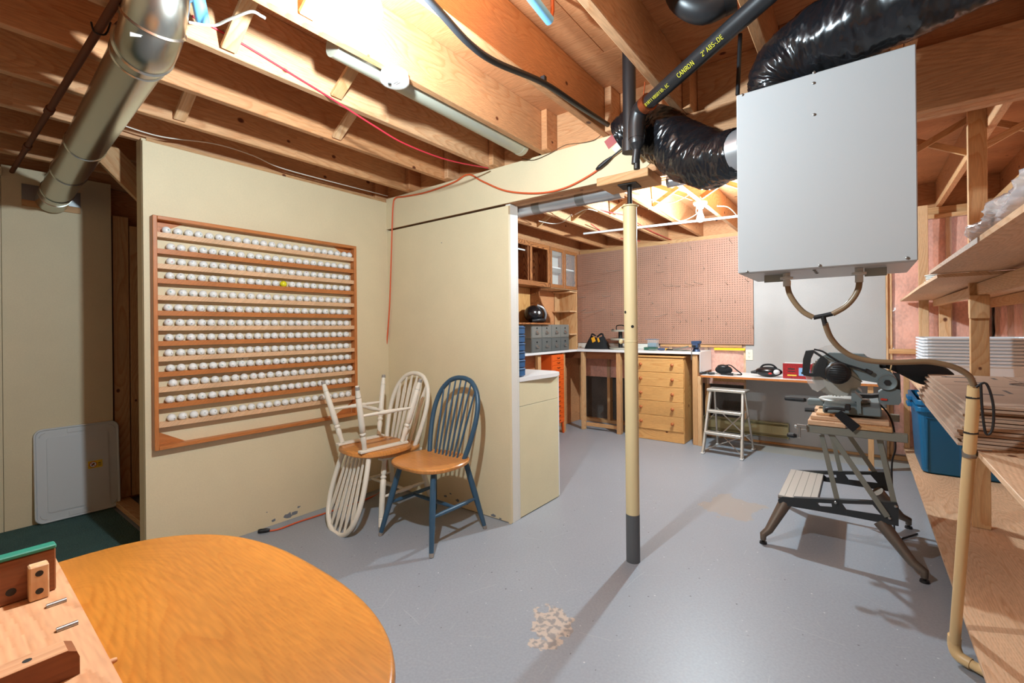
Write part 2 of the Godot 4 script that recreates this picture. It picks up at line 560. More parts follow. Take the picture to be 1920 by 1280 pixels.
func floor_picture() -> ImageTexture:
	# grey floor paint, 4.1 m by 5.1 m from the corner (-3.1, -5.6): scuffs, drips and flaked patches
	var W := 1312
	var H := 1632
	var m := field(W, H, 164, 204, 0.03, 51, 4)
	var f := field(W, H, W, H, 0.22, 52, 3)
	var b := PackedByteArray()
	b.resize(W * H * 3)
	for i in W * H:
		var e := 1.0 + (m[i] / 255.0 - 0.5) * 0.03 + (f[i] / 255.0 - 0.5) * 0.09
		b[i * 3] = int(148.0 * e)
		b[i * 3 + 1] = int(152.0 * e)
		b[i * 3 + 2] = int(159.0 * e)
	var im := Image.create_from_data(W, H, false, Image.FORMAT_RGB8, b)
	var k := W / 4.1
	var n := noise(1.0, 53, 4)
	var n2 := noise(1.0, 54, 3)
	# [x, z, half size, kind]
	for p in [[-1.045, -1.625, 0.26, 0], [-0.72, -3.45, 0.45, 2]]:
		for zi in range(int((p[1] - p[2] + 5.6) * k), int((p[1] + p[2] + 5.6) * k)):
			for xi in range(int((p[0] - p[2] + 3.1) * k), int((p[0] + p[2] + 3.1) * k)):
				if xi < 0 or zi < 0 or xi >= W or zi >= H:
					continue
				var x := xi / k - 3.1
				var z := zi / k - 5.6
				var dx: float = x - p[0]
				var dz: float = z - p[1]
				var c := im.get_pixel(xi, zi)
				if p[3] == 0:
					var e := sqrt(pow((dx * 0.92 - dz * 0.4) / 0.085, 2.0) + pow((dx * 0.4 + dz * 0.92) / 0.155, 2.0)) + n.get_noise_2d(x * 11.0, z * 11.0) * 0.6
					if e < 0.92:
						var q := smoothstep(-0.25, 0.15, n2.get_noise_2d(x * 26.0, z * 26.0))
						c = Color(0.57, 0.545, 0.53).lerp(Color(0.76, 0.69, 0.635), q)
				elif p[3] == 2:
					if exp(-(dx * dx + dz * dz) / 0.06) + n.get_noise_2d(x * 4.0, z * 4.0) * 0.4 > 0.55:
						c = Color(0.62, 0.59, 0.565)
				im.set_pixel(xi, zi, c)
	for zi in int(0.5 * k):      # bare strip along the back wall
		for xi in range(int(2.15 * k), W):
			if zi / k < 0.46 + 0.03 * n.get_noise_2d(xi / k * 3.0, 4.0):
				var c := im.get_pixel(xi, zi)
				im.set_pixel(xi, zi, Color(0.61, 0.595, 0.565) * (c.g / 0.59))
	var r := RandomNumberGenerator.new()
	r.seed = 4
	for q in 900:      # drips and pits
		var p := Vector2i(r.randi() % (W - 4), r.randi() % (H - 4))
		var light := r.randf() < 0.5
		var tone := r.randf_range(0.70, 0.84) if light else r.randf_range(0.28, 0.42)
		im.fill_rect(Rect2i(p, Vector2i(1 + r.randi() % 2, 1 + r.randi() % 2)), Color(tone, tone, tone))
	for q in 320:      # fine scratches
		var p := Vector2(r.randf() * W, r.randf() * H)
		var d := Vector2.from_angle(r.randf() * TAU)
		var tone := r.randf_range(0.62, 0.74)
		for e in r.randi_range(8, 60):
			d = d.rotated(r.randf_range(-0.03, 0.03))
			p += d
			if p.x >= 0 and p.y >= 0 and p.x < W - 1 and p.y < H - 1:
				im.set_pixelv(Vector2i(p), im.get_pixelv(Vector2i(p)).lerp(Color(tone, tone, tone), 0.45))
	return ImageTexture.create_from_image(im)

# ---------------------------------------------------------------- the place
func _ready() -> void:
	rng.seed = 12345
	cam_basis = Basis.from_euler(Vector3(0, deg_to_rad(37.312), deg_to_rad(-0.564)))
	var cam := Camera3D.new()
	cam.name = "camera"
	cam.projection = Camera3D.PROJECTION_FRUSTUM
	cam.near = 0.05
	cam.far = 60.0
	cam.size = 0.05 * 1280.0 / F
	cam.frustum_offset = Vector2(0, (CY - 640.0) / F * 0.05)
	cam.transform = Transform3D(cam_basis, EYE)
	add_child(cam)
	cam.current = true
	var we := WorldEnvironment.new()
	we.name = "world_environment"
	var env := Environment.new()
	env.background_mode = Environment.BG_COLOR
	env.background_color = Color.BLACK
	env.tonemap_mode = Environment.TONE_MAPPER_LINEAR
	env.tonemap_exposure = 1.0
	env.sdfgi_enabled = true
	env.ssao_enabled = true
	env.ssil_enabled = true
	we.environment = env
	add_child(we)
	make_materials()
	light_bulbs()
	make_floor()
	make_ceiling()
	make_walls()
	paint_chips()
	make_details()

func omni(at: Vector3, energy: float, c: Color, size: float, parent: Node) -> void:
	var l := OmniLight3D.new()
	l.name = "bulb_light"
	l.light_color = c
	l.light_energy = energy
	l.light_size = size
	l.omni_range = 14.0
	l.omni_attenuation = 2.0
	l.shadow_enabled = true
	parent.add_child(l)
	l.position = at

func light_bulbs() -> void:
	# bare bulbs in white lampholders on the underside of a joist
	var spots := [[Vector3(-1.100, JB, -0.80), 3.5, Color(0.875, 0.955, 1.0), "bare bulb in a white holder beside the smoke alarm"], [Vector3(-1.062, JB, -4.02), 4.6, Color(0.86, 0.955, 1.0), "bare bulb under the joists in front of the pegboard"]]
	for s in spots:
		var glow := mat("bulb_glow", Color(1, 1, 1), 0.3)
		glow.emission_enabled = true
		glow.emission = Color(1.0, 0.97, 0.92)
		glow.emission_energy_multiplier = 6.0
		var t := thing("light_bulb", s[3], "lamp", s[0])
		obj("lampholder", MB.new().lathe([Vector2(0, 0), Vector2(0.056, 0), Vector2(0.056, -0.012), Vector2(0.048, -0.022), Vector2(0.030, -0.026), Vector2(0.025, -0.052), Vector2(0.018, -0.056), Vector2(0, -0.056)], 24), mats.white_gloss, t)
		obj("pull_chain", MB.new().tube([Vector3(-0.03, -0.02, 0.01), Vector3(-0.031, -0.085, 0.012)], 0.0016, 6), mats.white_cable, t)
		var prof := [Vector2(0.0, -0.170), Vector2(0.012, -0.1685), Vector2(0.022, -0.163), Vector2(0.0285, -0.154), Vector2(0.031, -0.142), Vector2(0.030, -0.128), Vector2(0.025, -0.110), Vector2(0.019, -0.092), Vector2(0.0155, -0.075), Vector2(0.0145, -0.055)]
		obj("bulb", MB.new().lathe(prof, 20), glow, t)
		omni(Vector3(0, -0.138, 0), s[1], s[2], 0.028, t)

func make_floor() -> void:
	var f := MB.new()
	var a := Vector2(-4.6, -5.75)
	var b := Vector2(1.1, 2.4)
	var uv := []
	var p := []
	for c in [Vector2(a.x, a.y), Vector2(b.x, a.y), Vector2(b.x, b.y), Vector2(a.x, b.y)]:
		p.append(Vector3(c.x, 0, c.y))
		uv.append(Vector2((c.x + 3.1) / 4.1, (c.y + 5.6) / 5.1))
	f.flat(p, Vector3.UP, uv)
	f.box(Vector3((a.x + b.x) * 0.5, -0.0505, (a.y + b.y) * 0.5), Vector3(b.x - a.x, 0.1, b.y - a.y), Basis(), 0.0)
	obj("floor", f, mats.floor_paint).set_meta("kind", "structure")
	var c := bx(Vector3((XL - 3.13) * 0.5 + 0.002, 0.004, 0.67), Vector3(-3.14 - XL, 0.008, 3.05), 0.002)
	tag(obj("carpet", c, mats.carpet_green), "dark green carpet on the floor below the white plastic lid", "carpet")

func make_ceiling() -> void:
	var c := setting("ceiling")
	# plywood sheets of the subfloor
	var z := -5.62
	var row := 0
	while z < 2.3:
		var x := -4.6 - 1.22 * (row % 2)
		while x < 1.05:
			var x0 := maxf(x, -4.6)
			var x1 := minf(x + 2.44, 1.1)
			if x1 - x0 > 0.05:
				obj("plywood_sheet", span(Vector3(x0 + 0.0015, JT, z + 0.0015), Vector3(x1 - 0.0015, JT + 0.018, z + 1.2185), 0.001, 0), mats.subfloor_wood, c)
			x += 2.44
		z += 1.22
		row += 1
	obj("upper_floor", span(Vector3(-4.6, JT + 0.019, -5.7), Vector3(1.1, JT + 0.06, 2.4), 0.0), mats.subfloor_wood, c)
	for k in range(-7, 7):
		var x := -1.525 + 0.406 * k
		obj("joist", span(Vector3(x, JB, -2.43), Vector3(x + 0.038, JT, 2.3), 0.003, 2), mats["joist_wood_%d" % posmod(k, 3)], c)
		if x > -3.2:
			obj("joist", span(Vector3(x + 0.040, JB, -5.60), Vector3(x + 0.078, JT, -2.25), 0.003, 2), mats["joist_wood_%d" % posmod(k + 1, 3)], c)
	obj("rim_board", span(Vector3(-4.6, JB, -5.66), Vector3(1.1, JT, -5.602), 0.002, 0), mats.joist_wood_1, c)
	obj("rim_board", span(Vector3(-4.6, JB, 2.302), Vector3(1.1, JT, 2.34), 0.002, 0), mats.joist_wood_1, c)
	# blocking over the beam closes the bays
	for k in range(-4, 6):
		var x := -1.525 + 0.406 * k
		obj("blocking", span(Vector3(x + 0.080, JB, -2.40), Vector3(x + 0.404, JT, -2.362), 0.002, 0), mats["joist_wood_%d" % posmod(k, 3)], c)
	# built-up beam of three planks, its near face painted as far as the flexible duct
	for i in 3:
		obj("beam_plank", span(Vector3(-3.10, 2.055, ZB - 0.004 - 0.039 * i), Vector3(1.0, JB - 0.001, ZB - 0.042 - 0.039 * i), 0.003, 0), mats["joist_wood_%d" % i], c)
	var xe := onz(1233, 297, ZB).x
	var face := MB.new().prism(PackedVector2Array([Vector2(XA, 2.053), Vector2(xe - 0.10, 2.053), Vector2(xe - 0.03, 2.10), Vector2(xe, 2.13), Vector2(xe - 0.02, 2.18), Vector2(xe + 0.01, 2.25), Vector2(xe - 0.01, JB - 0.001), Vector2(XA, JB - 0.001)]), ZB, ZB - 0.0038)
	obj("painted_face", face, mats.yellow_paint, c)
	# short boards between the joists
	for e in [[-1, 628, 190], [-2, 629, 266], [-3, 335, 226], [-1, 426, 72], [0, 572, 22]]:
		var xa: float = -1.525 + 0.406 * e[0]
		var zz := onx(e[1], e[2], xa + 0.038).z
		obj("brace", MB.new().bar(Vector3(xa + 0.046, JB + 0.014, zz), Vector3(xa + 0.398, JT - 0.014, zz), 0.019, 0.052, Vector3.BACK, 0.002, ro()), mats["stud_wood_%d" % (e[1] % 3)], c)
	for k in range(-4, 6):
		var x := -1.525 + 0.406 * k + 0.078
		for s in [0, 1]:
			var lo := Vector3(x + 0.004, JB + 0.02, -3.95 - 0.045 * s)
			var hi := Vector3(x + 0.364, JT - 0.02, -3.95 - 0.045 * s)
			if s == 1:
				var ty := lo.y; lo.y = hi.y; hi.y = ty
			obj("cross_brace", MB.new().bar(lo, hi, 0.038, 0.019, Vector3.BACK, 0.002, ro()), mats["stud_wood_%d" % posmod(k, 3)], c)

func wall_slab(parent: Node, called: String, a: Vector3, b: Vector3, m: Material) -> MeshInstance3D:
	return obj(called, span(a, b, 0.001), m, parent)

func batts(parent: Node, along: int, fixed: float, from: float, to: float, y0: float, y1: float, dir: float) -> void:
	# pink batts between studs, a wrinkled clear sheet in front; along is the axis that the wall runs on
	var n := noise(1.0, 71, 3)
	var p := from
	while p < to - 0.02:
		var q := minf(p + 0.368, to)
		var rows := []
		for i in 13:
			var r := []
			for j in 25:
				var t := lerpf(p, q, i / 12.0)
				var y := lerpf(y0, y1, j / 24.0)
				var e := sin(PI * i / 12.0) * sin(PI * j / 24.0)
				var d := -0.035 + 0.026 * sqrt(maxf(e, 0.0)) + n.get_noise_3d(t * 5.0, y * 5.0, fixed) * 0.010
				r.append(Vector3(t, y, fixed + dir * d) if along == 0 else Vector3(fixed + dir * d, y, t))
			rows.append(r)
		obj("insulation_batt", MB.new().skin(rows, false, Vector2(0.5, (y1 - y0) * 0.8)), mats.insulation, parent)
		p += 0.406
	var sheet := []
	var nx := int((to - from) / 0.03) + 2
	var ny := int((y1 - y0) / 0.03) + 2
	for i in nx:
		var r := []
		for j in ny:
			var t := lerpf(from, to, i / float(nx - 1))
			var y := lerpf(y0, y1, j / float(ny - 1))
			var w := n.get_noise_2d(t * 9.0 + y * 5.0, y * 4.0 - t * 2.0)
			var d := 0.006 + 0.008 * (1.0 - absf(w) * 2.0)
			r.append(Vector3(t, y, fixed + dir * d) if along == 0 else Vector3(fixed + dir * d, y, t))
		sheet.append(r)
	obj("vapour_sheet", MB.new().skin(sheet), mats.vapour_film, parent)

func make_walls() -> void:
	# partition with the ball rack
	var w := setting("wall_rack_side")
	wall_slab(w, "panel", Vector3(XA - 0.016, 0.0, -2.42), Vector3(XA, 2.270, -0.745), mats.yellow_paint)
	wall_slab(w, "end_board", Vector3(XA - 0.105, 0.0, -0.764), Vector3(XA - 0.0165, 2.285, -0.744), mats.yellow_paint)
	obj("top_plate", span(Vector3(XA - 0.105, 2.2555, -2.42), Vector3(XA - 0.0165, 2.2935, -0.765), 0.002, 2), mats.stud_wood_1, w)
	wall_slab(w, "back_panel", Vector3(XA - 0.120, 0.0, -2.42), Vector3(XA - 0.106, 2.27, -0.765), mats.shelf_ply)
	# partition under the beam
	w = setting("wall_chair_side")
	wall_slab(w, "panel", Vector3(XA + 0.001, 0.004, -2.334), Vector3(-1.785, 2.040, -2.320), mats.yellow_paint)
	wall_slab(w, "end_stud", Vector3(-1.823, 0.0, -2.400), Vector3(-1.7855, 2.0545, -2.3345), mats.white_paint)
	wall_slab(w, "back_panel", Vector3(XA - 0.05, 0.0, -2.416), Vector3(-1.785, 2.0545, -2.4005), mats.white_paint)
	wall_slab(w, "corner_strip", Vector3(-1.806, 0.0, -2.3196), Vector3(-1.784, 2.035, -2.313), mats.yellow_paint)
	# left wall and the framing past its end
	w = setting("wall_left")
	wall_slab(w, "panel", Vector3(XL - 0.016, 0.0, -0.873), Vector3(XL, 2.315, -0.343), mats.yellow_paint)
	wall_slab(w, "panel", Vector3(XL - 0.016, 0.0, -0.341), Vector3(XL + 0.001, 2.29, 2.3), mats.yellow_paint)
	wall_slab(w, "top_trim", Vector3(XL + 0.0015, 2.24, -0.345), Vector3(XL + 0.02, 2.293, 2.3), mats.yellow_paint)
	wall_slab(w, "backing", Vector3(XL - 0.30, 0.0, -2.6), Vector3(XL - 0.125, JT, 2.3), mats.subfloor_wood)
	for i in 2:
		obj("stud", span(Vector3(XL - 0.06, 0.04, -0.975 - 0.096 * i), Vector3(XL - 0.022, 2.10 - 0.06 * i, -0.885 - 0.096 * i), 0.002, 1), mats.stud_wood_1, w)
	obj("stud", span(Vector3(-3.50, 0.04, -1.08), Vector3(-3.41, 1.25, -1.04), 0.002, 1), mats.stud_wood_1, w)
	obj("sole_plate", span(Vector3(XL + 0.005, 0.0085, -0.96), Vector3(XA - 0.11, 0.045, -0.872), 0.002, 0), mats.stud_wood_1, w)
	obj("shut_boards", span(Vector3(XL - 0.12, 0.0, -2.55), Vector3(XA - 0.125, JB, -2.50), 0.002, 1), mats.subfloor_wood, w)
	# sloping stair members above the gap
	var sa := onx(186, 274, -3.42)
	var sb := onx(262, 352, -3.42)
	obj("stair_stringer", MB.new().bar(sa, sb + (sb - sa) * 0.8, 0.036, 0.13, Vector3.UP, 0.002, ro()), mats.stud_wood_1, w)
	obj("stair_board", MB.new().bar(onz(150, 250, -1.25), onz(275, 420, -1.25), 0.25, 0.03, Vector3.UP, 0.002, ro()), mats.stud_wood_1, w)
	obj("stair_board", MB.new().bar(onz(150, 320, -1.6), onz(275, 490, -1.6), 0.5, 0.03, Vector3.UP, 0.002, ro()), mats.stud_wood_1, w)
	# behind the camera
	w = setting("wall_behind")
	wall_slab(w, "panel", Vector3(-4.6, 0.0, 2.20), Vector3(1.1, JB, 2.30), mats.yellow_paint)
	# left wall of the workshop
	w = setting("wall_workshop_side")
	wall_slab(w, "panel", Vector3(-3.16, 0.0, -5.60), Vector3(-3.06, JB, -2.42), mats.subfloor_wood)
	# back wall: concrete, studs, batts, drywall
	w = setting("wall_back")
	wall_slab(w, "foundation", Vector3(-3.16, 0.0, -5.74), Vector3(1.1, JB, -5.61), mats.concrete_dark)
	for i in 11:
		var x := -3.05 + 0.406 * i
		if x < XR - 0.03:
			obj("stud", span(Vector3(x, 0.04, ZW - 0.089), Vector3(x + 0.038, 2.19, ZW - 0.001), 0.002, 1), mats["stud_wood_%d" % (i % 3)], w)
	obj("top_plate", span(Vector3(-3.05, 2.1915, ZW - 0.089), Vector3(XR + 0.1, 2.2295, ZW), 0.002, 0), mats.stud_wood_0, w)
	obj("top_plate", span(Vector3(-3.05, 2.230, ZW - 0.089), Vector3(XR + 0.1, JB - 0.001, ZW - 0.03), 0.002, 0), mats.stud_wood_1, w)
	obj("sole_plate", span(Vector3(-3.05, 0.001, ZW - 0.089), Vector3(XR, 0.039, ZW), 0.002, 0), mats.stud_wood_1, w)
	obj("drywall_sheet", span(Vector3(-0.995, 0.03, ZW + 0.0005), Vector3(0.189, 2.20, ZW + 0.013), 0.001, 1), mats.drywall, w)
	obj("batten", span(Vector3(0.19, 0.02, ZW + 0.001), Vector3(0.206, 2.18, ZW + 0.018), 0.002, 1), mats.stud_wood_2, w)
	obj("batten", span(Vector3(0.208, 0.985, ZW + 0.02), Vector3(0.40, 1.03, ZW + 0.04), 0.002, 0), mats.stud_wood_1, w)
	batts(w, 0, ZW, 0.238, XR - 0.005, 0.05, 2.19, 1.0)
	batts(w, 0, ZW, -3.01, -0.998, 0.60, 1.04, 1.0)
	# right wall
	w = setting("wall_right")
	wall_slab(w, "foundation", Vector3(XR + 0.10, 0.0, -5.60), Vector3(XR + 0.21, JB, 2.3), mats.concrete_dark)
	for i in 20:
		var z := -5.46 + 0.406 * i
		if z < 2.2:
			obj("stud", span(Vector3(XR + 0.001, 0.04, z), Vector3(XR + 0.09, 2.19, z + 0.038), 0.002, 1), mats["stud_wood_%d" % (i % 3)], w)
	obj("top_plate", span(Vector3(XR, 2.1915, -5.49), Vector3(XR + 0.09, JB - 0.001, 2.2), 0.002, 2), mats.stud_wood_0, w)
	obj("sole_plate", span(Vector3(XR, 0.001, -5.49), Vector3(XR + 0.09, 0.039, 2.2), 0.002, 2), mats.stud_wood_1, w)
	batts(w, 1, XR, -5.42, 2.15, 0.05, 2.19, -1.0)

func paint_chips() -> void:
	# flakes of grey under-paint showing at the foot of the partitions
	var r := RandomNumberGenerator.new()
	r.seed = 77
	var rack: Node = get_node("wall_rack_side")
	var chair: Node = get_node("wall_chair_side")
	for e in [[0, 540, 966, 0.030], [0, 552, 962, 0.022], [0, 513, 975, 0.014], [0, 560, 950, 0.012], [0, 500, 960, 0.006], [1, 835, 930, 0.016], [1, 858, 938, 0.020], [1, 845, 925, 0.010], [1, 900, 956, 0.024], [1, 925, 966, 0.020], [1, 938, 972, 0.012], [1, 875, 944, 0.012], [1, 828, 455, 0.006]]:
		var p := onx(e[1], e[2], XA) if e[0] == 0 else onz(e[1], e[2], -2.320)
		var poly := PackedVector2Array()
		var n := 11
		for k in n:
			var a := TAU * k / n
			var q: float = e[3] * r.randf_range(0.45, 1.0)
			poly.append(Vector2(cos(a) * q * 1.3, sin(a) * q * 0.7))
		var b := Basis(Vector3.UP, PI / 2) if e[0] == 0 else Basis()
		p.y = maxf(p.y, e[3] * 0.72)
		obj("paint_chip", MB.new().prism(poly, 0.0001, 0.0006, Transform3D(b, p)), mats.chip_grey, rack if e[0] == 0 else chair)

# ---------------------------------------------------------------- left half: rack, chairs, table, duct
const ORD := ["first", "second", "third", "fourth", "fifth", "sixth", "seventh", "eighth", "ninth", "tenth", "eleventh", "twelfth", "thirteenth", "fourteenth", "fifteenth", "sixteenth", "seventeenth", "eighteenth", "nineteenth", "twentieth", "twenty-first", "twenty-second", "twenty-third"]
func ball_rack() -> void:
	var xf := XA + 0.052
	var tl := onx(286.0, 401.8, xf)
	var br := onx(671.5, 778.0, xf)
	var z0 := tl.z
	var z1 := br.z
	var y0 := br.y
	var y1 := tl.y
	var t := thing("ball_rack", "wide wooden wall rack with thirteen narrow shelves of golf balls", "rack", Vector3(XA, y0, (z0 + z1) * 0.5))
	var o := -t.position
	obj("side_board", span(Vector3(XA + 0.001, y0, z0) + o, Vector3(xf, y1, z0 - 0.02) + o, 0.002, 1), mats.rack_wood, t)
	obj("side_board", span(Vector3(XA + 0.001, y0, z1) + o, Vector3(xf, y1, z1 + 0.02) + o, 0.002, 1), mats.rack_wood, t)
	obj("top_board", span(Vector3(XA + 0.001, y1, z0 - 0.0205) + o, Vector3(xf, y1 - 0.02, z1 + 0.0205) + o, 0.002, 2), mats.rack_wood, t)
	obj("bottom_board", span(Vector3(XA + 0.001, y0, z0 - 0.0205) + o, Vector3(xf, y0 + 0.02, z1 + 0.0205) + o, 0.002, 2), mats.rack_wood, t)
	for sy in [0, 1]:
		for sz in [0, 1]:
			var cy: float = y0 + 0.0205 if sy == 0 else y1 - 0.0205
			var cz: float = z0 - 0.0205 if sz == 0 else z1 + 0.0205
			var dy := 0.075 if sy == 0 else -0.075
			var dz := -0.13 if sz == 0 else 0.13
			var poly := PackedVector2Array([Vector2(cz, cy), Vector2(cz + dz, cy), Vector2(cz, cy + dy)])
			obj("corner_gusset", MB.new().prism(poly, 0.0002, 0.0013, Transform3D(Basis(Vector3(0, 0, 1), Vector3(0, 1, 0), Vector3(1, 0, 0)), Vector3(0, o.y, o.z))), mats.rack_wood, t)
	var bm := MB.new().ball(Vector3.ZERO, Vector3.ONE * 0.0214, 20, 14).mesh()
	var variants := []
	var inks := [rgb(40, 40, 70), rgb(60, 60, 64), rgb(150, 40, 50), rgb(30, 90, 80), rgb(50, 60, 120), rgb(30, 30, 30), rgb(170, 90, 60), rgb(120, 120, 126)]
	for k in 8:
		var nz := noise(1.0, 90 + k, 2)
		var ink: Color = inks[k]
		var px := picture(64, 32, func(u: float, v: float) -> Color:
			var du := absf(u - 0.25) * 2.2
			var dv := absf(v - 0.5)
			var e := du * du * 150.0 + dv * dv * 330.0
			var c := Color(0.93, 0.925, 0.90)
			if e < 0.9 and nz.get_noise_2d(u * 34.0, v * 26.0) > -0.05:
				c = c.lerp(ink, 0.6)
			return c)
		variants.append(mat("golf_ball_print_%d" % k, Color.WHITE, 0.25, 0, px))
	var yellow := mat("golf_ball_yellow", rgb(226, 214, 40), 0.25)
	var mids := [151, 230, 302, 373, 454, 529, 602, 676, 751, 826, 900, 980, 1070]
	var firsts := [160, 180, 180, 175, 180, 165, 167, 168, 167, 173, 184, 168, 176]
	var lasts := [1040, 1024, 1024, 1026, 1025, 1016, 1020, 1018, 1018, 1022, 1034, 1018, 1025]
	var prof := PackedVector2Array([Vector2(0.002, 0), Vector2(0.046, 0), Vector2(0.046, 0.026), Vector2(0.037, 0.026), Vector2(0.023, 0.019), Vector2(0.009, 0.026), Vector2(0.002, 0.026)])
	for i in 13:
		var sy: float = onx(296.9, 380.0 + mids[i] / 2.56, XA + 0.046).y - 0.013
		var shelf := MB.new().prism(prof, z0 - 0.0205 + o.z, z1 + 0.0205 + o.z, Transform3D(Basis(), Vector3(0, sy + o.y, 0)))
		obj("shelf", shelf, mats.rack_light if i % 2 == 0 else mats.rack_wood, t)
		var n := 23 if i == 0 else 22
		var za := onx(250.0 + firsts[i] / 2.56, 500, XA + 0.023).z
		var zb := onx(250.0 + lasts[i] / 2.56, 500, XA + 0.023).z
		for k in n:
			var b := obj("golf_ball", bm, yellow if (i == 3 and k == 12) else variants[rng.randi() % 8])
			var f := k / float(n - 1)
			b.position = Vector3(XA + 0.023, sy + 0.0432, clampf(lerpf(za, zb, f) + (rng.randf_range(-0.003, 0.003) if k > 0 and k < n - 1 else 0.0), z1 + 0.0425, z0 - 0.0425))
			b.rotation = Vector3(rng.randf_range(-0.5, 0.5), PI * 0.5 + rng.randf_range(-0.5, 0.5), rng.randf_range(-0.5, 0.5))
			if i == 3 and k == 12:
				tag(b, "bright yellow golf ball among the white ones in the wall rack", "golf ball", "golf balls in the wall rack")
			else:
				tag(b, "white golf ball, %s from the corner on the rack's %s shelf from the top" % [ORD[n - 1 - k], ORD[i]], "golf ball", "golf balls in the wall rack")
	# socket behind the ninth row
	var q := onx(250 + 522 / 2.56, 380 + 757 / 2.56, XA)
	outlet("white wall socket behind the ball rack shelves", Transform3D(Basis(Vector3.UP, PI / 2), q))

func outlet(label: String, xf: Transform3D) -> void:
	var t := thing("wall_socket", label, "socket")
	t.transform = xf
	obj("plate", MB.new().box(Vector3(0, 0, 0.0035), Vector3(0.07, 0.114, 0.006), Basis(), 0.002), mats.plate_ivory, t)
	for s in [-1, 1]:
		var f := obj("socket_face", MB.new().box(Vector3(0, 0.02 * s, 0.0075), Vector3(0.034, 0.029, 0.002), Basis(), 0.0008), mats.plate_ivory, t)
		obj("slot", MB.new().box(Vector3(-0.0065, 0.02 * s + 0.003, 0.0088), Vector3(0.0025, 0.009, 0.0008), Basis(), 0.0), mats.slot_dark, f)
		obj("slot", MB.new().box(Vector3(0.0065, 0.02 * s + 0.003, 0.0088), Vector3(0.0025, 0.008, 0.0008), Basis(), 0.0), mats.slot_dark, f)
		obj("slot", MB.new().box(Vector3(0, 0.02 * s - 0.008, 0.0088), Vector3(0.005, 0.005, 0.0008), Basis(), 0.0), mats.slot_dark, f)

func seat_mesh(hw: float, d0: float, d1: float, y0: float, y1: float) -> MB:
	# saddle seat: rounded outline, edges eased, the top slightly dished
	var m := MB.new()
	var n := 48
	var outl := []
	for k in n:
		var a := TAU * k / n
		var cx := signf(cos(a)) * pow(absf(cos(a)), 0.72)
		var cz := signf(sin(a)) * pow(absf(sin(a)), 0.72)
		var w := hw * (1.0 - 0.10 * maxf(-cz, 0.0))
		outl.append(Vector2(cx * w, cz * (d1 if cz > 0 else d0)))
	var layers := [[0.0, y0, 0.0], [0.90, y0, 0.0], [0.975, y0 + 0.008, 0.0], [1.0, y0 + 0.020, 0.0], [0.995, y1 - 0.005, 0.0], [0.97, y1, 0.0], [0.75, y1 - 0.005, 1.0], [0.45, y1 - 0.009, 1.0], [0.2, y1 - 0.008, 1.0], [0.0, y1 - 0.007, 1.0]]
	var rows := []
	for l in layers:
		var r := []
		for p in outl:
			r.append(Vector3(p.x * l[0], l[1], p.y * l[0]))
		rows.append(r)
	for i in rows.size() - 1:
		for j in n:
			var k := (j + 1) % n
			var pts := [rows[i][j], rows[i][k], rows[i + 1][k], rows[i + 1][j]]
			var mid: Vector3 = (pts[0] + pts[1] + pts[2] + pts[3]) * 0.25
			var nn := Vector3.ZERO
			var ns := []
			for p in pts:
				var rad := Vector3(p.x, 0, p.z).normalized()
				var e := 1.0
				if i <= 0: nn = Vector3.DOWN
				elif i == 1: nn = (Vector3.DOWN + rad * 0.8).normalized()
				elif i == 2: nn = (Vector3.DOWN * 0.3 + rad).normalized()
				elif i == 3: nn = rad
				elif i == 4: nn = (rad + Vector3.UP).normalized()
				else: nn = (Vector3.UP - rad * 0.03 * e).normalized()
				ns.append(nn)
			var uv := []
			for p in pts:
				uv.append(Vector2(p.x * 1.0 + 0.4, p.z * 1.0 + 0.3))
			m.quad(pts, ns, uv)
	return m

func leg_profile(turned: bool, l: float) -> Array:
	if not turned:
		return [Vector2(0, 0), Vector2(0.0115, 0), Vector2(0.013, 0.02), Vector2(0.0185, l * 0.55), Vector2(0.0165, l * 0.92), Vector2(0.014, l)]
	return [Vector2(0, 0), Vector2(0.011, 0), Vector2(0.0165, l * 0.155), Vector2(0.0172, l * 0.165), Vector2(0.0145, l * 0.172), Vector2(0.0168, l * 0.185), Vector2(0.0190, l * 0.60), Vector2(0.0185, l * 0.70), Vector2(0.0130, l * 0.715), Vector2(0.0195, l * 0.735), Vector2(0.0195, l * 0.75), Vector2(0.0125, l * 0.77), Vector2(0.0185, l * 0.81), Vector2(0.0150, l * 0.90), Vector2(0.0155, l)]

func along(a: Vector3, b: Vector3) -> Transform3D:
	var y := (b - a).normalized()
	var x := y.cross(Vector3.BACK if absf(y.z) < 0.9 else Vector3.RIGHT).normalized()
	return Transform3D(Basis(x, y, x.cross(y)), a)

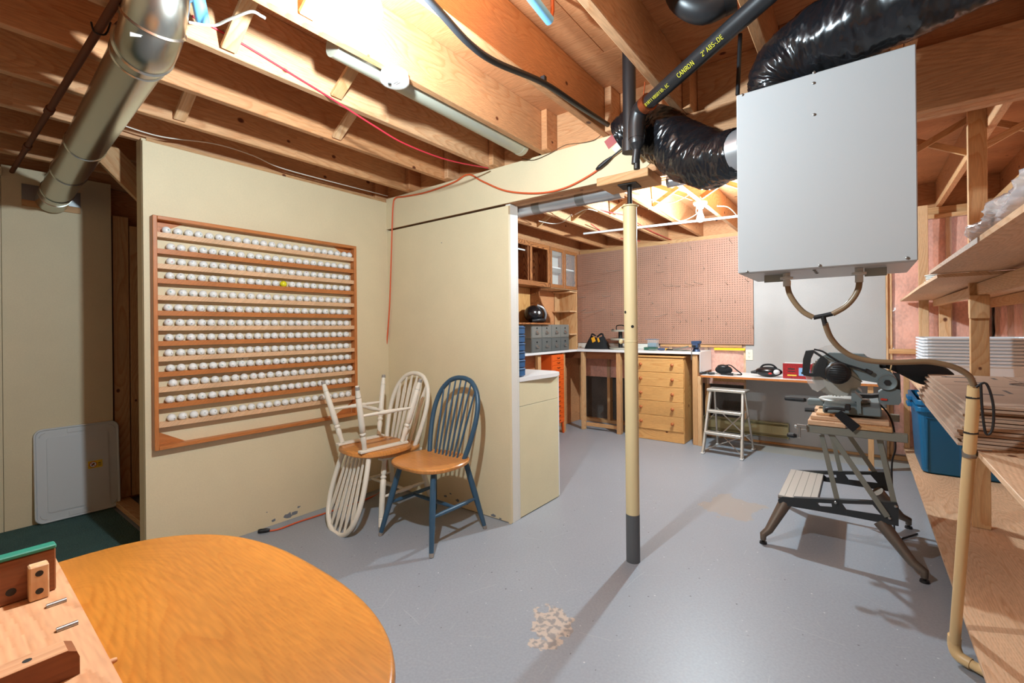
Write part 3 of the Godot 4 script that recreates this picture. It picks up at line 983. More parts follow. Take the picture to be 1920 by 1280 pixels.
func windsor(label: String, white: bool) -> Node3D:
	var t := thing("windsor_chair", label, "chair", Vector3.ZERO, 0.0, "chairs in the corner")
	var m: Material = mats.chair_white if white else mats.chair_blue
	var seat_y := 0.455
	obj("seat", seat_mesh(0.232, 0.195, 0.222, 0.425, seat_y), mats.seat_wood, t)
	var mids := {}
	for sx in [-1, 1]:
		for sz in [-1, 1]:
			var a := Vector3(0.226 * sx, 0.0, 0.226 * sz)
			var b := Vector3(0.145 * sx, 0.4245, 0.135 * sz - 0.005)
			if white:
				b.y = 0.408
			var leg := obj("leg", MB.new().lathe(leg_profile(white, a.distance_to(b)), 14, along(a, b)), m, t)
			obj("foot_tip", MB.new().lathe([Vector2(0.0122, 0.001), Vector2(0.0140, 0.022), Vector2(0.0122, 0.0225)], 12, along(a, b)), mats.foot_wood, leg)
			mids[Vector2i(sx, sz)] = a.lerp(b, 0.46)
	if white:       # battens that carry the legs
		for sx in [-1, 1]:
			obj("batten", MB.new().box(Vector3(0.145 * sx, 0.4165, -0.005), Vector3(0.042, 0.016, 0.34), Basis(), 0.003), m, t)
	for sx in [-1, 1]:
		var p: Vector3 = mids[Vector2i(sx, -1)]
		var q: Vector3 = mids[Vector2i(sx, 1)]
		obj("stretcher", stretcher(p, q, white), m, t)
	obj("stretcher", stretcher((mids[Vector2i(-1, -1)] + mids[Vector2i(-1, 1)]) * 0.5, (mids[Vector2i(1, -1)] + mids[Vector2i(1, 1)]) * 0.5, white), m, t)
	# the bow and its spindles
	var lean := func(y: float) -> float: return -0.118 - (y - 0.45) * 0.30
	var half := [Vector2(0.155, 0.447), Vector2(0.178, 0.55), Vector2(0.192, 0.66), Vector2(0.188, 0.755), Vector2(0.160, 0.84), Vector2(0.105, 0.900), Vector2(0.05, 0.923)]
	var pts := []
	for k in half.size():
		pts.append(Vector3(-half[k].x, half[k].y, lean.call(half[k].y)))
	pts.append(Vector3(0, 0.928, lean.call(0.928)))
	for k in range(half.size() - 1, -1, -1):
		pts.append(Vector3(half[k].x, half[k].y, lean.call(half[k].y)))
	var bow := spline(pts, 5)
	obj("bow", MB.new().tube(bow, 0.0160, 10), m, t)
	var count := 6 if white else 7
	for k in count:
		var f := (k / float(count - 1) - 0.5) * 2.0
		var xb := f * 0.098
		var xt := f * 0.142
		var yt := 0.0
		for e in bow.size() - 1:
			if (bow[e].x - xt) * (bow[e + 1].x - xt) <= 0.0 and bow[e].y > 0.6:
				yt = lerpf(bow[e].y, bow[e + 1].y, (xt - bow[e].x) / (bow[e + 1].x - bow[e].x + 1e-9))
		var a := Vector3(xb, 0.446, lean.call(0.446) + 0.004)
		var b := Vector3(xt, yt - 0.006, lean.call(yt - 0.006))
		if white:
			var l := a.distance_to(b)
			var w := PackedVector2Array([Vector2(-0.0065, 0), Vector2(0.0065, 0), Vector2(0.0085, l * 0.25), Vector2(0.0150, l * 0.78), Vector2(0.0065, l * 0.92), Vector2(0.0045, l), Vector2(-0.0045, l), Vector2(-0.0065, l * 0.92), Vector2(-0.0150, l * 0.78), Vector2(-0.0085, l * 0.25)])
			var y := (b - a).normalized()
			var x := Vector3.RIGHT - y * y.x
			x = x.normalized()
			obj("spindle", MB.new().prism(w, -0.0045, 0.0045, Transform3D(Basis(x, y, x.cross(y)), a)), m, t)
		else:
			obj("spindle", MB.new().tube([a, a.lerp(b, 0.5), b], [0.0058, 0.0072, 0.0052], 8), m, t)
	return t

func stretcher(a: Vector3, b: Vector3, turned: bool) -> MB:
	var l := a.distance_to(b)
	if turned:
		return MB.new().lathe([Vector2(0.007, 0.01), Vector2(0.009, l * 0.12), Vector2(0.0115, l * 0.3), Vector2(0.009, l * 0.33), Vector2(0.0135, l * 0.38), Vector2(0.014, l * 0.5), Vector2(0.0135, l * 0.62), Vector2(0.009, l * 0.67), Vector2(0.0115, l * 0.70), Vector2(0.009, l * 0.88), Vector2(0.007, l - 0.01)], 12, along(a, b))
	return MB.new().lathe([Vector2(0.0075, 0.008), Vector2(0.0115, l * 0.2), Vector2(0.0130, l * 0.5), Vector2(0.0115, l * 0.8), Vector2(0.0075, l - 0.008)], 12, along(a, b))

func chairs() -> void:
	var b := windsor("dark blue spindle-back chair with a varnished wooden seat by the partition", false)
	b.position = Vector3(-2.105, 0, -1.942)
	var w := windsor("white spindle-back chair standing under the upturned one", true)
	w.position = Vector3(-2.612, 0, -1.985)
	var i := windsor("white spindle-back chair upturned on another seat, legs in the air", true)
	i.transform = Transform3D(Basis(Vector3.UP, -0.10) * Basis(Vector3.RIGHT, PI + 0.01), Vector3(-2.565, 0.921, -1.835))

func superoval(cx: float, z_far: float, z_near: float, a: float, b: float, ex: float, per := 40) -> PackedVector2Array:
	# rounded ends of depth b at z_far and z_near (z_far < z_near), straight sides between
	var out := PackedVector2Array()
	for k in per + 1:
		var t := PI * k / per
		out.append(Vector2(cx + a * signf(cos(t)) * pow(absf(cos(t)), 2.0 / ex), z_near - b + b * pow(sin(t), 2.0 / ex)))
	for k in per + 1:
		var t := PI + PI * k / per
		out.append(Vector2(cx + a * signf(cos(t)) * pow(absf(cos(t)), 2.0 / ex), z_far + b - b * pow(absf(sin(t)), 2.0 / ex)))
	return out

func slab_edge(mb: MB, outl: PackedVector2Array, y0: float, y1: float, r: float) -> void:
	# flat top and bottom with a rounded rim; outline in x, z
	var flat_ := Transform3D(Basis(Vector3(1, 0, 0), Vector3(0, 0, 1), Vector3(0, 1, 0)), Vector3.ZERO)
	var inner := PackedVector2Array()
	var c := Vector2.ZERO
	for p in outl:
		c += p / outl.size()
	var rows := []
	for k in 7:
		var t := PI * k / 6.0
		var row := []
		for p in outl:
			var d := (p - c).normalized()
			var q := p - d * r * (1.0 - sin(t))
			row.append(Vector3(q.x, (y0 + y1) * 0.5 - cos(t) * (y1 - y0) * 0.5, q.y))
		rows.append(row)
	mb.skin(rows, true, Vector2(0.03, 3.0))
	for p in outl:
		inner.append(p - (p - c).normalized() * r)
	mb.prism(inner, y0 + 0.0001, y1 - 0.0001, flat_)

func table() -> void:
	var t := thing("round_end_table", "large orange-varnished table with a rounded end, table half lying on it", "table")
	var top := MB.new()
	slab_edge(top, superoval(-0.950, -0.532, 0.88, 0.482, 0.325, 2.55), 0.714, 0.740, 0.010)
	obj("tabletop", top, mats.table_wood, t)
	obj("apron", MB.new().box(Vector3(-0.95, 0.675, 0.17), Vector3(0.60, 0.075, 0.90), Basis(), 0.004), mats.table_stain, t)
	for sx in [-1, 1]:
		for sz in [-1, 1]:
			obj("leg", MB.new().lathe([Vector2(0, 0), Vector2(0.018, 0), Vector2(0.03, 0.2), Vector2(0.034, 0.5), Vector2(0.03, 0.64)], 14, Transform3D(Basis(), Vector3(-0.95 + 0.24 * sx, 0, 0.17 + 0.38 * sz))), mats.table_stain, t)
	# the other half, bottom side up, on the table
	var h := thing("upturned_table_half", "upside-down table half with raw underside and green-edged apron on the table", "table part")
	var half := PackedVector2Array()
	half.append(Vector2(-0.49, -0.168))
	half.append(Vector2(-1.405, -0.186))
	for k in 21:
		var a := PI * k / 20.0
		half.append(Vector2(-0.95 - 0.455 * signf(cos(a)) * pow(absf(cos(a)), 0.8), 0.12 + 0.33 * pow(sin(a), 0.8)))
	var hp := MB.new()
	hp.prism(half, 0.7415, 0.763, Transform3D(Basis(Vector3(1, 0, 0), Vector3(0, 0, 1), Vector3(0, 1, 0)), Vector3.ZERO))
	obj("underside", hp, mats.table_raw, h)
	var ap := obj("apron_board", span(Vector3(-1.240, 0.7635, -0.163), Vector3(-1.219, 0.842, 0.32), 0.002, 2), mats.table_stain, h)
	obj("green_edge", span(Vector3(-1.2415, 0.8425, -0.164), Vector3(-1.2175, 0.8500, 0.32), 0.002, 2), mats.green_paint, ap)
	obj("green_face", span(Vector3(-1.2425, 0.764, -0.1635), Vector3(-1.2405, 0.842, 0.32), 0.0005, 2), mats.green_paint, ap)
	var bp := ony(76, 1128, 0.7635)
	var blk := obj("corner_block", MB.new().box(Vector3(-1.2065, 0.795, bp.z), Vector3(0.023, 0.062, 0.026), Basis(), 0.002), mats.stud_wood_2, h)
	for s in [-1, 1]:
		obj("bolt_hole", MB.new().lathe([Vector2(0, 0), Vector2(0.0055, 0.0)], 12, Transform3D(Basis(Vector3.BACK, -PI / 2), Vector3(-1.1948, 0.796 + 0.016 * s, bp.z))), mats.slot_dark, blk)
	obj("bolt_hole", MB.new().lathe([Vector2(0, 0), Vector2(0.007, 0.0)], 12, Transform3D(Basis(Vector3.BACK, -PI / 2), Vector3(-1.2188, 0.785, -0.105))), mats.slot_dark, ap)
	var rp := ony(150, 1262, 0.7635)
	var rail := PackedVector2Array([Vector2(rp.z, 0.7635), Vector2(0.30, 0.7635), Vector2(0.30, 0.802), Vector2(rp.z + 0.012, 0.802), Vector2(rp.z + 0.003, 0.797), Vector2(rp.z, 0.788)])
	obj("slide_rail", MB.new().prism(rail, rp.x - 0.036, rp.x, Transform3D(Basis(Vector3(0, 0, 1), Vector3(0, 1, 0), Vector3(1, 0, 0)), Vector3.ZERO)), mats.table_stain, h)
	obj("rail_top", span(Vector3(rp.x - 0.036, 0.8021, rp.z + 0.012), Vector3(rp.x, 0.8031, 0.30), 0.0003, 2), mats.table_raw, h)
	obj("bolt_hole", MB.new().lathe([Vector2(0, 0), Vector2(0.005, 0.0)], 12, Transform3D(Basis(), Vector3(rp.x - 0.018, 0.8033, rp.z + 0.05))), mats.slot_dark, h)
	for e in [[116, 1127], [137, 1170]]:
		var p := ony(e[0], e[1], 0.765)
		obj("metal_pin", MB.new().tube([Vector3(p.x, 0.765, p.z - 0.006), Vector3(p.x, 0.765, p.z + 0.02)], 0.0045, 8), mats.steel, h)
	var d := ony(178, 1250, 0.756)
	obj("dowel", MB.new().tube([Vector3(d.x, 0.753, -0.16), Vector3(d.x, 0.753, -0.182), Vector3(d.x, 0.753, -0.186)], [0.0042, 0.0042, 0.003], 8), mats.table_raw, h)

func rounded_rect(w: float, h: float, r: float, per := 6) -> PackedVector2Array:
	var out := PackedVector2Array()
	for c in [[1, 1, 0.0], [-1, 1, 0.5], [-1, -1, 1.0], [1, -1, 1.5]]:
		for k in per + 1:
			var a := PI * float(c[2]) + PI * 0.5 * k / per
			out.append(Vector2(c[0] * (w * 0.5 - r) + r * cos(a), c[1] * (h * 0.5 - r) + r * sin(a)))
	return out

func tote_lid() -> void:
	var w := 0.43
	var h := 0.61
	var t := thing("tote_lid", "pale grey plastic tote lid leaning on the yellow wall above the carpet", "lid")
	# local x along the wall, y up, z out of the wall
	t.transform = Transform3D(Basis(Vector3.UP, PI / 2) * Basis(Vector3.RIGHT, -0.075), Vector3(XL + 0.055, 0.012, -0.685))
	var c := Transform3D(Basis(), Vector3(0, h * 0.5, 0))
	obj("panel", MB.new().prism(rounded_rect(w, h, 0.045), -0.006, 0.004, c, true), mats.lid_grey, t)
	var rim := MB.new()
	var edge := []
	for p in rounded_rect(w - 0.012, h - 0.012, 0.04, 6):
		edge.append(Vector3(p.x, p.y + h * 0.5, 0.004))
	rim.tube(edge, 0.0065, 8, false, true)
	obj("rim", rim, mats.lid_grey, t)
	obj("raised_field", MB.new().prism(rounded_rect(w * 0.72, h * 0.80, 0.02), 0.0041, 0.009, c, true), mats.lid_grey, t)
	for s in [-1, 1]:
		obj("latch_pad", MB.new().box(Vector3(0, h * 0.5 + s * h * 0.452, 0.006), Vector3(0.11, 0.03, 0.005), Basis(), 0.001), mats.lid_grey, t)
		for q in [-1, 1]:
			var arc := []
			for k in 7:
				var a := PI * 0.5 * k / 6.0
				arc.append(Vector3(q * (w * 0.5 - 0.055 + 0.028 * cos(a)), h * 0.5 + s * (h * 0.5 - 0.055 + 0.028 * sin(a)), 0.005))
			obj("corner_rib", MB.new().tube(arc, 0.0035, 6), mats.lid_grey, t)
	var sp := Vector3(0.082, h * 0.5 + 0.02, 0.0095)
	var sg := obj("warning_label", MB.new().box(sp, Vector3(0.075, 0.05, 0.0008), Basis(), 0.0), mats.sign_yellow, t)
	var face := Transform3D(Basis(Vector3.RIGHT, PI / 2), sp + Vector3(-0.012, 0, 0.0006))
	obj("sign_disc", MB.new().lathe([Vector2(0.0185, 0), Vector2(0.0185, 0.0004), Vector2(0, 0.0004)], 24, face), mats.sign_white, sg)
	var ring := []
	for k in 20:
		ring.append(sp + Vector3(-0.012 + 0.0185 * cos(TAU * k / 20), 0.0185 * sin(TAU * k / 20), 0.001))
	obj("sign_ring", MB.new().tube(ring, 0.0018, 6, false, true), mats.sign_red, sg)
	obj("sign_figure", MB.new().box(sp + Vector3(-0.013, -0.001, 0.0014), Vector3(0.016, 0.009, 0.0006), Basis(Vector3.BACK, 0.7), 0.0002).box(sp + Vector3(-0.007, 0.006, 0.0014), Vector3(0.007, 0.007, 0.0006), Basis(), 0.0002), mats.slot_dark, sg)
	obj("sign_bar", MB.new().box(sp + Vector3(-0.012, 0, 0.002), Vector3(0.036, 0.003, 0.0005), Basis(Vector3.BACK, -0.8), 0.0), mats.sign_red, sg)
	obj("sign_text", MB.new().box(sp + Vector3(0.022, 0.006, 0.0008), Vector3(0.014, 0.004, 0.0003), Basis(), 0.0).box(sp + Vector3(0.022, -0.004, 0.0008), Vector3(0.016, 0.003, 0.0003), Basis(), 0.0).box(sp + Vector3(0.022, -0.012, 0.0008), Vector3(0.012, 0.003, 0.0003), Basis(), 0.0), mats.slot_dark, sg)

func left_duct() -> void:
	var t := thing("metal_duct", "galvanised round metal duct running from the wall up under the joists", "duct")
	var R := 0.077
	var a := Vector3(XL + 0.06, 2.135, -0.567)
	var b := Vector3(-1.90, 2.205, -0.478)
	var d := (b - a).normalized()
	obj("pipe", MB.new().tube([a + d * 0.10, a.lerp(b, 0.35), a.lerp(b, 0.7), b], R, 40), mats.galvanised, t)
	var bend := spline([Vector3(XL + 0.02, 2.125, -0.567), a + d * 0.03, a + d * 0.12], 6)
	obj("collar", MB.new().tube(bend, R + 0.003, 40), mats.galvanised, t)
	for f in [0.10, 0.30, 0.52, 0.965]:
		var c := a.lerp(b, f)
		obj("seam_ring", MB.new().tube([c - d * 0.006, c - d * 0.002, c + d * 0.002, c + d * 0.006], [R, R + 0.004, R + 0.004, R], 40, false), mats.galvanised, t)
	var e := b + d * 0.05
	var elbow := spline([b - d * 0.01, e, e + Vector3(0.09, 0.05, 0.004), e + Vector3(0.13, 0.15, 0.006), e + Vector3(0.14, 0.31, 0.006)], 7)
	obj("elbow", MB.new().tube(elbow, R + 0.005, 40), mats.galvanised, t)
	for q in [1, 12, 19]:
		var u: Vector3 = (elbow[q + 1] - elbow[q]).normalized()
		obj("elbow_seam", MB.new().tube([elbow[q] - u * 0.005, elbow[q], elbow[q] + u * 0.005], [R + 0.005, R + 0.011, R + 0.005], 40, false), mats.galvanised, t)
	var st := onx(345, 25, -1.80)
	obj("maker_sticker", MB.new().box(elbow[9] + Vector3(0.055, -0.03, 0.052), Vector3(0.001, 0.05, 0.03), Basis(Vector3.UP, -0.75), 0.0), mats.sign_white, t)
	# boot in the wall
	var p0 := onx(40, 345, XL + 0.001)
	var p1 := onx(151, 398, XL + 0.001)
	var k := thing("duct_boot", "grey sheet-metal boot set in the yellow wall around the duct end", "duct boot")
	obj("plate", span(Vector3(XL + 0.001, p1.y + 0.03, p0.z), Vector3(XL + 0.006, p0.y + 0.005, p1.z), 0.001), mats.galvanised_dull, k)
	obj("wood_strip", span(Vector3(XL + 0.001, p1.y - 0.012, p0.z), Vector3(XL + 0.009, p1.y + 0.0295, p1.z), 0.001, 2), mats.stud_wood_1, k)
	var r := MB.new()
	var ra := ony(208, -12, 2.272)
	var rb := ony(43, 303, 2.272)
	var rz := (ra.z + rb.z) * 0.5
	var rt := thing("steel_pipe", "thin rusty steel pipe below the joists beside the metal duct", "pipe")
	obj("pipe", MB.new().tube([Vector3(XL + 0.03, 2.272, rz), Vector3(-2.4, 2.272, rz), Vector3(-1.62, 2.272, rz)], 0.0125, 12), mats.rust_pipe, rt)
	for x in [-2.95, -3.62]:
		obj("coupling", MB.new().tube([Vector3(x - 0.03, 2.272, rz), Vector3(x + 0.03, 2.272, rz)], 0.0175, 12), mats.rust_pipe, rt)
	obj("pipe_hook", MB.new().tube(spline([Vector3(-2.03, 2.31, rz - 0.03), Vector3(-2.03, 2.262, rz - 0.016), Vector3(-2.03, 2.256, rz + 0.012), Vector3(-2.03, 2.285, rz + 0.02)], 4), 0.003, 6), mats.dark_steel, rt)

func cable(called: String, label: String, pts: Array, r: float, m: Material, cat := "cable") -> MeshInstance3D:
	var o := obj(called, MB.new().tube(spline(pts, 6), r, 8), m)
	tag(o, label, cat)
	return o

func cords() -> void:
	var zf := ZB + 0.008
	var t := thing("extension_cord", "orange extension cord hanging over the beam and down the corner to the floor", "cord")
	var pts := []
	for e in [[1133, 306], [1110, 326], [1060, 352], [1010, 362], [950, 358], [905, 340], [878, 327], [850, 342], [800, 360], [760, 368], [742, 371], [737, 385], [735, 432]]:
		pts.append(onz(e[0], e[1], zf))
	for e in [[733, 500], [730, 580], [724, 660], [719, 730], [714, 800]]:
		pts.append(onz(e[0], e[1], zf - 0.004))
	pts.append(Vector3(-2.99, 0.30, -2.27))
	pts.append(Vector3(-2.97, 0.02, -2.22))
	pts.append(Vector3(-2.90, 0.007, -2.02))
	for e in [[660, 945], [600, 965], [560, 978], [525, 991], [506, 995]]:
		pts.append(ony(e[0], e[1], 0.006))
	obj("flex", MB.new().tube(spline(pts, 6), 0.0055, 8), mats.orange_cord, t)
	var p: Vector3 = pts[-1]
	var q := ony(484, 996, 0.012)
	p.y = 0.012
	obj("socket_end", MB.new().tube([p, p.lerp(q, 0.3), p.lerp(q, 0.8), q], [0.008, 0.013, 0.014, 0.011], 10), mats.black_plastic, t)
	var a := onz(1118, 318, zf + 0.008)
	var b := onz(1147, 294, zf + 0.008)
	obj("plug", MB.new().tube([a, a.lerp(b, 0.2), a.lerp(b, 0.6), b], [0.007, 0.0125, 0.0125, 0.006], 10), mats.black_plastic, t)
	cable("black_cable", "black cord plugged into the orange extension cord on the beam", [b, onz(1165, 280, zf + 0.01), onz(1180, 270, zf + 0.012)], 0.0042, mats.black_plastic, "cord")
	var lb := onz(1150, 267, ZB + 0.0008)
	var st := thing("paper_sticker", "faded red and white paper sticker on the painted beam above the post", "sticker", lb, 0.0)
	obj("print_panel", MB.new().box(Vector3(-0.008, 0.012, 0), Vector3(0.075, 0.055, 0.0008), Basis(Vector3.BACK, 0.5), 0.0), mats.label_red, st)
	obj("white_tail", MB.new().box(Vector3(0.022, -0.03, 0), Vector3(0.05, 0.035, 0.0008), Basis(Vector3.BACK, 0.7), 0.0), mats.sign_white, st)
	# brown wire along the top of the beam
	var w := []
	for e in [[978, 297], [1000, 300], [1030, 288], [1060, 272], [1090, 268], [1115, 262], [1130, 250], [1140, 240]]:
		w.append(onz(e[0], e[1], ZB + 0.006))
	cable("bell_wire", "thin brown wire looping along the top of the painted beam", w, 0.0022, mats.brown_cable)
	# red cable on the joist next to the smoke alarm bay
	var xj := -1.931 + 0.038 + 0.004
	w = []
	for e in [[360, 30], [430, 68], [500, 110], [560, 147], [625, 187], [700, 235], [760, 270], [840, 300], [915, 315]]:
		w.append(onx(e[0], e[1], xj))
	cable("red_cable", "red cable stapled along the joist below the smoke alarm", w, 0.0042, mats.red_cable)
	w = []
	for e in [[355, 42], [400, 48], [430, 36], [470, 22], [490, 30], [497, 34]]:
		w.append(ony(e[0], e[1], JB - 0.006))
	cable("white_cable", "loose white cable crossing from the metal duct to a joist", w, 0.0045, mats.white_cable)
	w = []
	for e in [[225, 240], [300, 262], [400, 275], [470, 296], [520, 318], [600, 340], [700, 365], [724, 371]]:
		w.append(onx(e[0], e[1], XA - 0.01) + Vector3(0.02, 0.012, 0))
	cable("white_cable", "white cable lying along the top of the rack partition", w, 0.0035, mats.white_cable)
	w = []
	for e in [[2, 25], [40, 38], [90, 52], [150, 64], [200, 72]]:
		w.append(onx(e[0], e[1], -2.743 + 0.038 + 0.005))
	cable("white_cable", "white cable with a red one on the joist beside the rusty pipe", w, 0.005, mats.white_cable)
	w = []
	for e in [[2, 22], [40, 34], [90, 48], [130, 56]]:
		w.append(onx(e[0], e[1] - 3, -2.743 + 0.038 + 0.005))
	cable("red_cable", "red cable above the white one on the joist beside the rusty pipe", w, 0.0042, mats.red_cable)
	# clip on the joist
	var c := onx(428, 72, -1.931 + 0.039)
	tag(obj("metal_clip", MB.new().box(c + Vector3(0.002, 0, 0), Vector3(0.003, 0.05, 0.035), Basis(), 0.0008), mats.steel), "small metal clip nailed to the joist by the white cable", "clip")

func smoke_alarm() -> void:
	var p := ony(733, 150, JB - 0.018)
	var t := thing("smoke_alarm", "round white smoke alarm screwed under a joist near the bulb", "smoke alarm", Vector3(-1.506, JB, p.z))
	obj("base", MB.new().lathe([Vector2(0, -0.0005), Vector2(0.055, -0.0005), Vector2(0.055, -0.012), Vector2(0, -0.012)], 32), mats.white_gloss, t)
	obj("cover", MB.new().lathe([Vector2(0.0555, -0.0125), Vector2(0.0585, -0.016), Vector2(0.0585, -0.034), Vector2(0.055, -0.039), Vector2(0.048, -0.040), Vector2(0, -0.040)], 32), mats.white_gloss, t)
	obj("test_button", MB.new().lathe([Vector2(0.007, -0.0402), Vector2(0.006, -0.043), Vector2(0, -0.043)], 12, Transform3D(Basis(), Vector3(-0.018, 0, 0.012))), mats.slot_dark, t)
	obj("vent", MB.new().box(Vector3(0.012, -0.0405, 0.004), Vector3(0.03, 0.001, 0.004), Basis(), 0.0).box(Vector3(0.012, -0.0405, -0.006), Vector3(0.024, 0.001, 0.003), Basis(), 0.0), mats.lid_grey, t)

func ceiling_pipes() -> void:
	# galvanised pipe tucked under the lamp joist
	var t := thing("galvanised_pipe", "galvanised pipe tucked up along the joist by the smoke alarm", "pipe")
	obj("pipe", MB.new().tube([Vector3(-1.592, 2.345, -0.98), Vector3(-1.592, 2.338, -1.6), Vector3(-1.592, 2.328, -2.20)], 0.05, 28), mats.zinc_pipe, t)
	obj("end_cap", MB.new().tube([Vector3(-1.592, 2.3285, -2.17), Vector3(-1.592, 2.328, -2.205)], 0.0525, 28), mats.zinc_pipe, t)
	# black water pipe on the next joist
	t = thing("black_water_pipe", "black plastic water pipe clipped along a joist above the painted beam", "pipe")
	var pts := []
	for e in [[790, -16], [830, 28], [880, 82], [930, 117], [1020, 156], [1090, 202], [1157, 245]]:
		pts.append(onx(e[0], e[1], -1.060))
	for p in pts:
		p.y = clampf(p.y, 2.285, 2.40)
	obj("pipe", MB.new().tube(spline(pts, 6), 0.0125, 12), mats.black_pipe, t)
	var c := onx(1022, 152, -1.062)
	obj("pipe_clip", MB.new().box(c + Vector3(-0.008, 0.004, 0), Vector3(0.022, 0.038, 0.02), Basis(), 0.002), mats.black_plastic, t)
	# blue pipe ending between two joists
	t = thing("blue_pipe", "light blue plastic pipe ending between two joists", "pipe")
	var a := ony(1030, 38, 2.42)
	var b := ony(985, -20, 2.42)
	obj("pipe", MB.new().tube([b, a], 0.0185, 16), mats.blue_pipe, t)
	obj("copper_stub", MB.new().tube([a + Vector3(0.012, 0.10, -0.004), a + Vector3(0.012, 0.03, -0.004), a + Vector3(0.004, 0.0, -0.002)], 0.008, 10), mats.copper, t)
	t = thing("blue_pipe", "short light blue pipe rising behind the metal duct elbow", "pipe")
	a = ony(374, 22, 2.36)
	obj("pipe", MB.new().tube([a + Vector3(0.0, -0.03, -0.01), a + Vector3(0.10, 0.10, 0.06)], 0.022, 16), mats.blue_pipe, t)
	# black drain pipe with its trap
	t = thing("drain_pipe", "black plastic drain pipe with yellow print and elbow above the post", "pipe")
	var d0 := ony(1198, 208, 2.215)
	var d1 := ony(1455, -22, 2.262)
	var R := 0.030
	obj("sloping_pipe", MB.new().tube([d0, d0.lerp(d1, 0.5), d1], R, 20), mats.black_pipe, t)
	var dn := (d1 - d0).normalized()
	var el := spline([d0 + dn * 0.07, d0 + dn * 0.01, d0 + Vector3(-0.012, -0.045, -0.004), d0 + Vector3(-0.014, -0.12, -0.004)], 6)
	obj("elbow", MB.new().tube(el, R + 0.006, 20), mats.black_pipe, t)
	obj("elbow_hub", MB.new().tube([d0 + dn * 0.045, d0 + dn * 0.078], R + 0.009, 20), mats.copper, t)
	var low := d0 + Vector3(-0.014, -0.12, -0.004)
	obj("trap", MB.new().tube(spline([low, low + Vector3(0, -0.05, 0), low + Vector3(-0.004, -0.085, 0), low + Vector3(-0.006, -0.11, 0)], 4), [R + 0.004, R + 0.004, R + 0.002, R - 0.006, R - 0.012], 20), mats.black_pipe, t)
	obj("drain_plug", MB.new().tube([low + Vector3(0.0, -0.10, 0), low + Vector3(0.0, -0.135, 0)], 0.014, 14), mats.dark_steel, t)
	var vx := onz(1180, 200, d0.z - 0.05)
	obj("vertical_pipe", MB.new().tube([Vector3(vx.x, JT - 0.002, vx.z), Vector3(vx.x, 2.07, vx.z)], R, 20), mats.black_pipe, t)
	obj("pipe_joint", MB.new().tube([Vector3(vx.x, 2.12, vx.z), Vector3(vx.x, 2.06, vx.z)], R + 0.005, 20), mats.black_pipe, t)
	obj("hanger_strap", MB.new().tube([d0 + dn * 0.08 + Vector3(-0.032, 0, 0.0), d0 + dn * 0.08 + Vector3(-0.02, 0.09, 0)], 0.003, 6), mats.copper, t)
	# yellow print along the pipe
	var side := (EYE - (d0 + d1) * 0.5).normalized()
	side = (side - dn * side.dot(dn)).normalized()
	var up := side.cross(dn)
	for e in [["CERTIFIED B1811 VB50110-. EC", 0.16, 0.013], ["CANRON", 0.47, 0.017], ["2\" ABS-.DE", 0.66, 0.016]]:
		var tm := TextMesh.new()
		tm.text = e[0]
		tm.font_size = 16
		tm.pixel_size = e[2] / 12.0
		tm.depth = 0.0008
		var f := SystemFont.new()
		f.font_names = PackedStringArray(["Droid Sans"])
		tm.font = f
		var o := obj("pipe_print", tm, mats.print_yellow, t)
		o.transform = Transform3D(Basis(dn, -up if up.y < 0 else up, dn.cross(-up if up.y < 0 else up)), d0.lerp(d1, e[1]) + side * (R + 0.0004))
	# big black elbow at the top
	t = thing("drain_elbow", "large black drain elbow with a clamped rubber joint under the subfloor", "pipe fitting")
	var g := ony(1322, -2, 2.38)
	obj("elbow", MB.new().tube(spline([g + Vector3(-0.09, 0.135, 0.02), g + Vector3(-0.07, 0.03, 0.02), g + Vector3(0, -0.03, 0), g + Vector3(0.08, -0.005, -0.02)], 6), 0.052, 24), mats.black_pipe, t)
	obj("rubber_joint", MB.new().tube([g + Vector3(0.05, -0.012, -0.012), g + Vector3(0.14, 0.012, -0.03)], 0.060, 24), mats.black_plastic, t)
	obj("clamp_band", MB.new().tube([g + Vector3(0.083, -0.003, -0.018), g + Vector3(0.098, 0.001, -0.021)], 0.0625, 24), mats.copper, t)
	obj("pipe", MB.new().tube([g + Vector3(0.13, 0.01, -0.028), g + Vector3(0.5, 0.08, -0.10)], 0.048, 24), mats.black_pipe, t)
	t = thing("thin_black_pipe", "thin black pipe dropping to the top of the white ventilator box", "pipe")
	var h := onz(1388, 64, -2.02)
	var hb := onz(1383, 178, -2.02)
	obj("pipe", MB.new().tube([h, hb], 0.008, 10), mats.black_pipe, t)

# ---------------------------------------------------------------- the post and the workshop end
func ring_plate(mb: MB, c: Vector3, r: float, h: float) -> void:
	mb.lathe([Vector2(0, 0), Vector2(r, 0), Vector2(r, h), Vector2(0, h)], 28, Transform3D(Basis(), c))

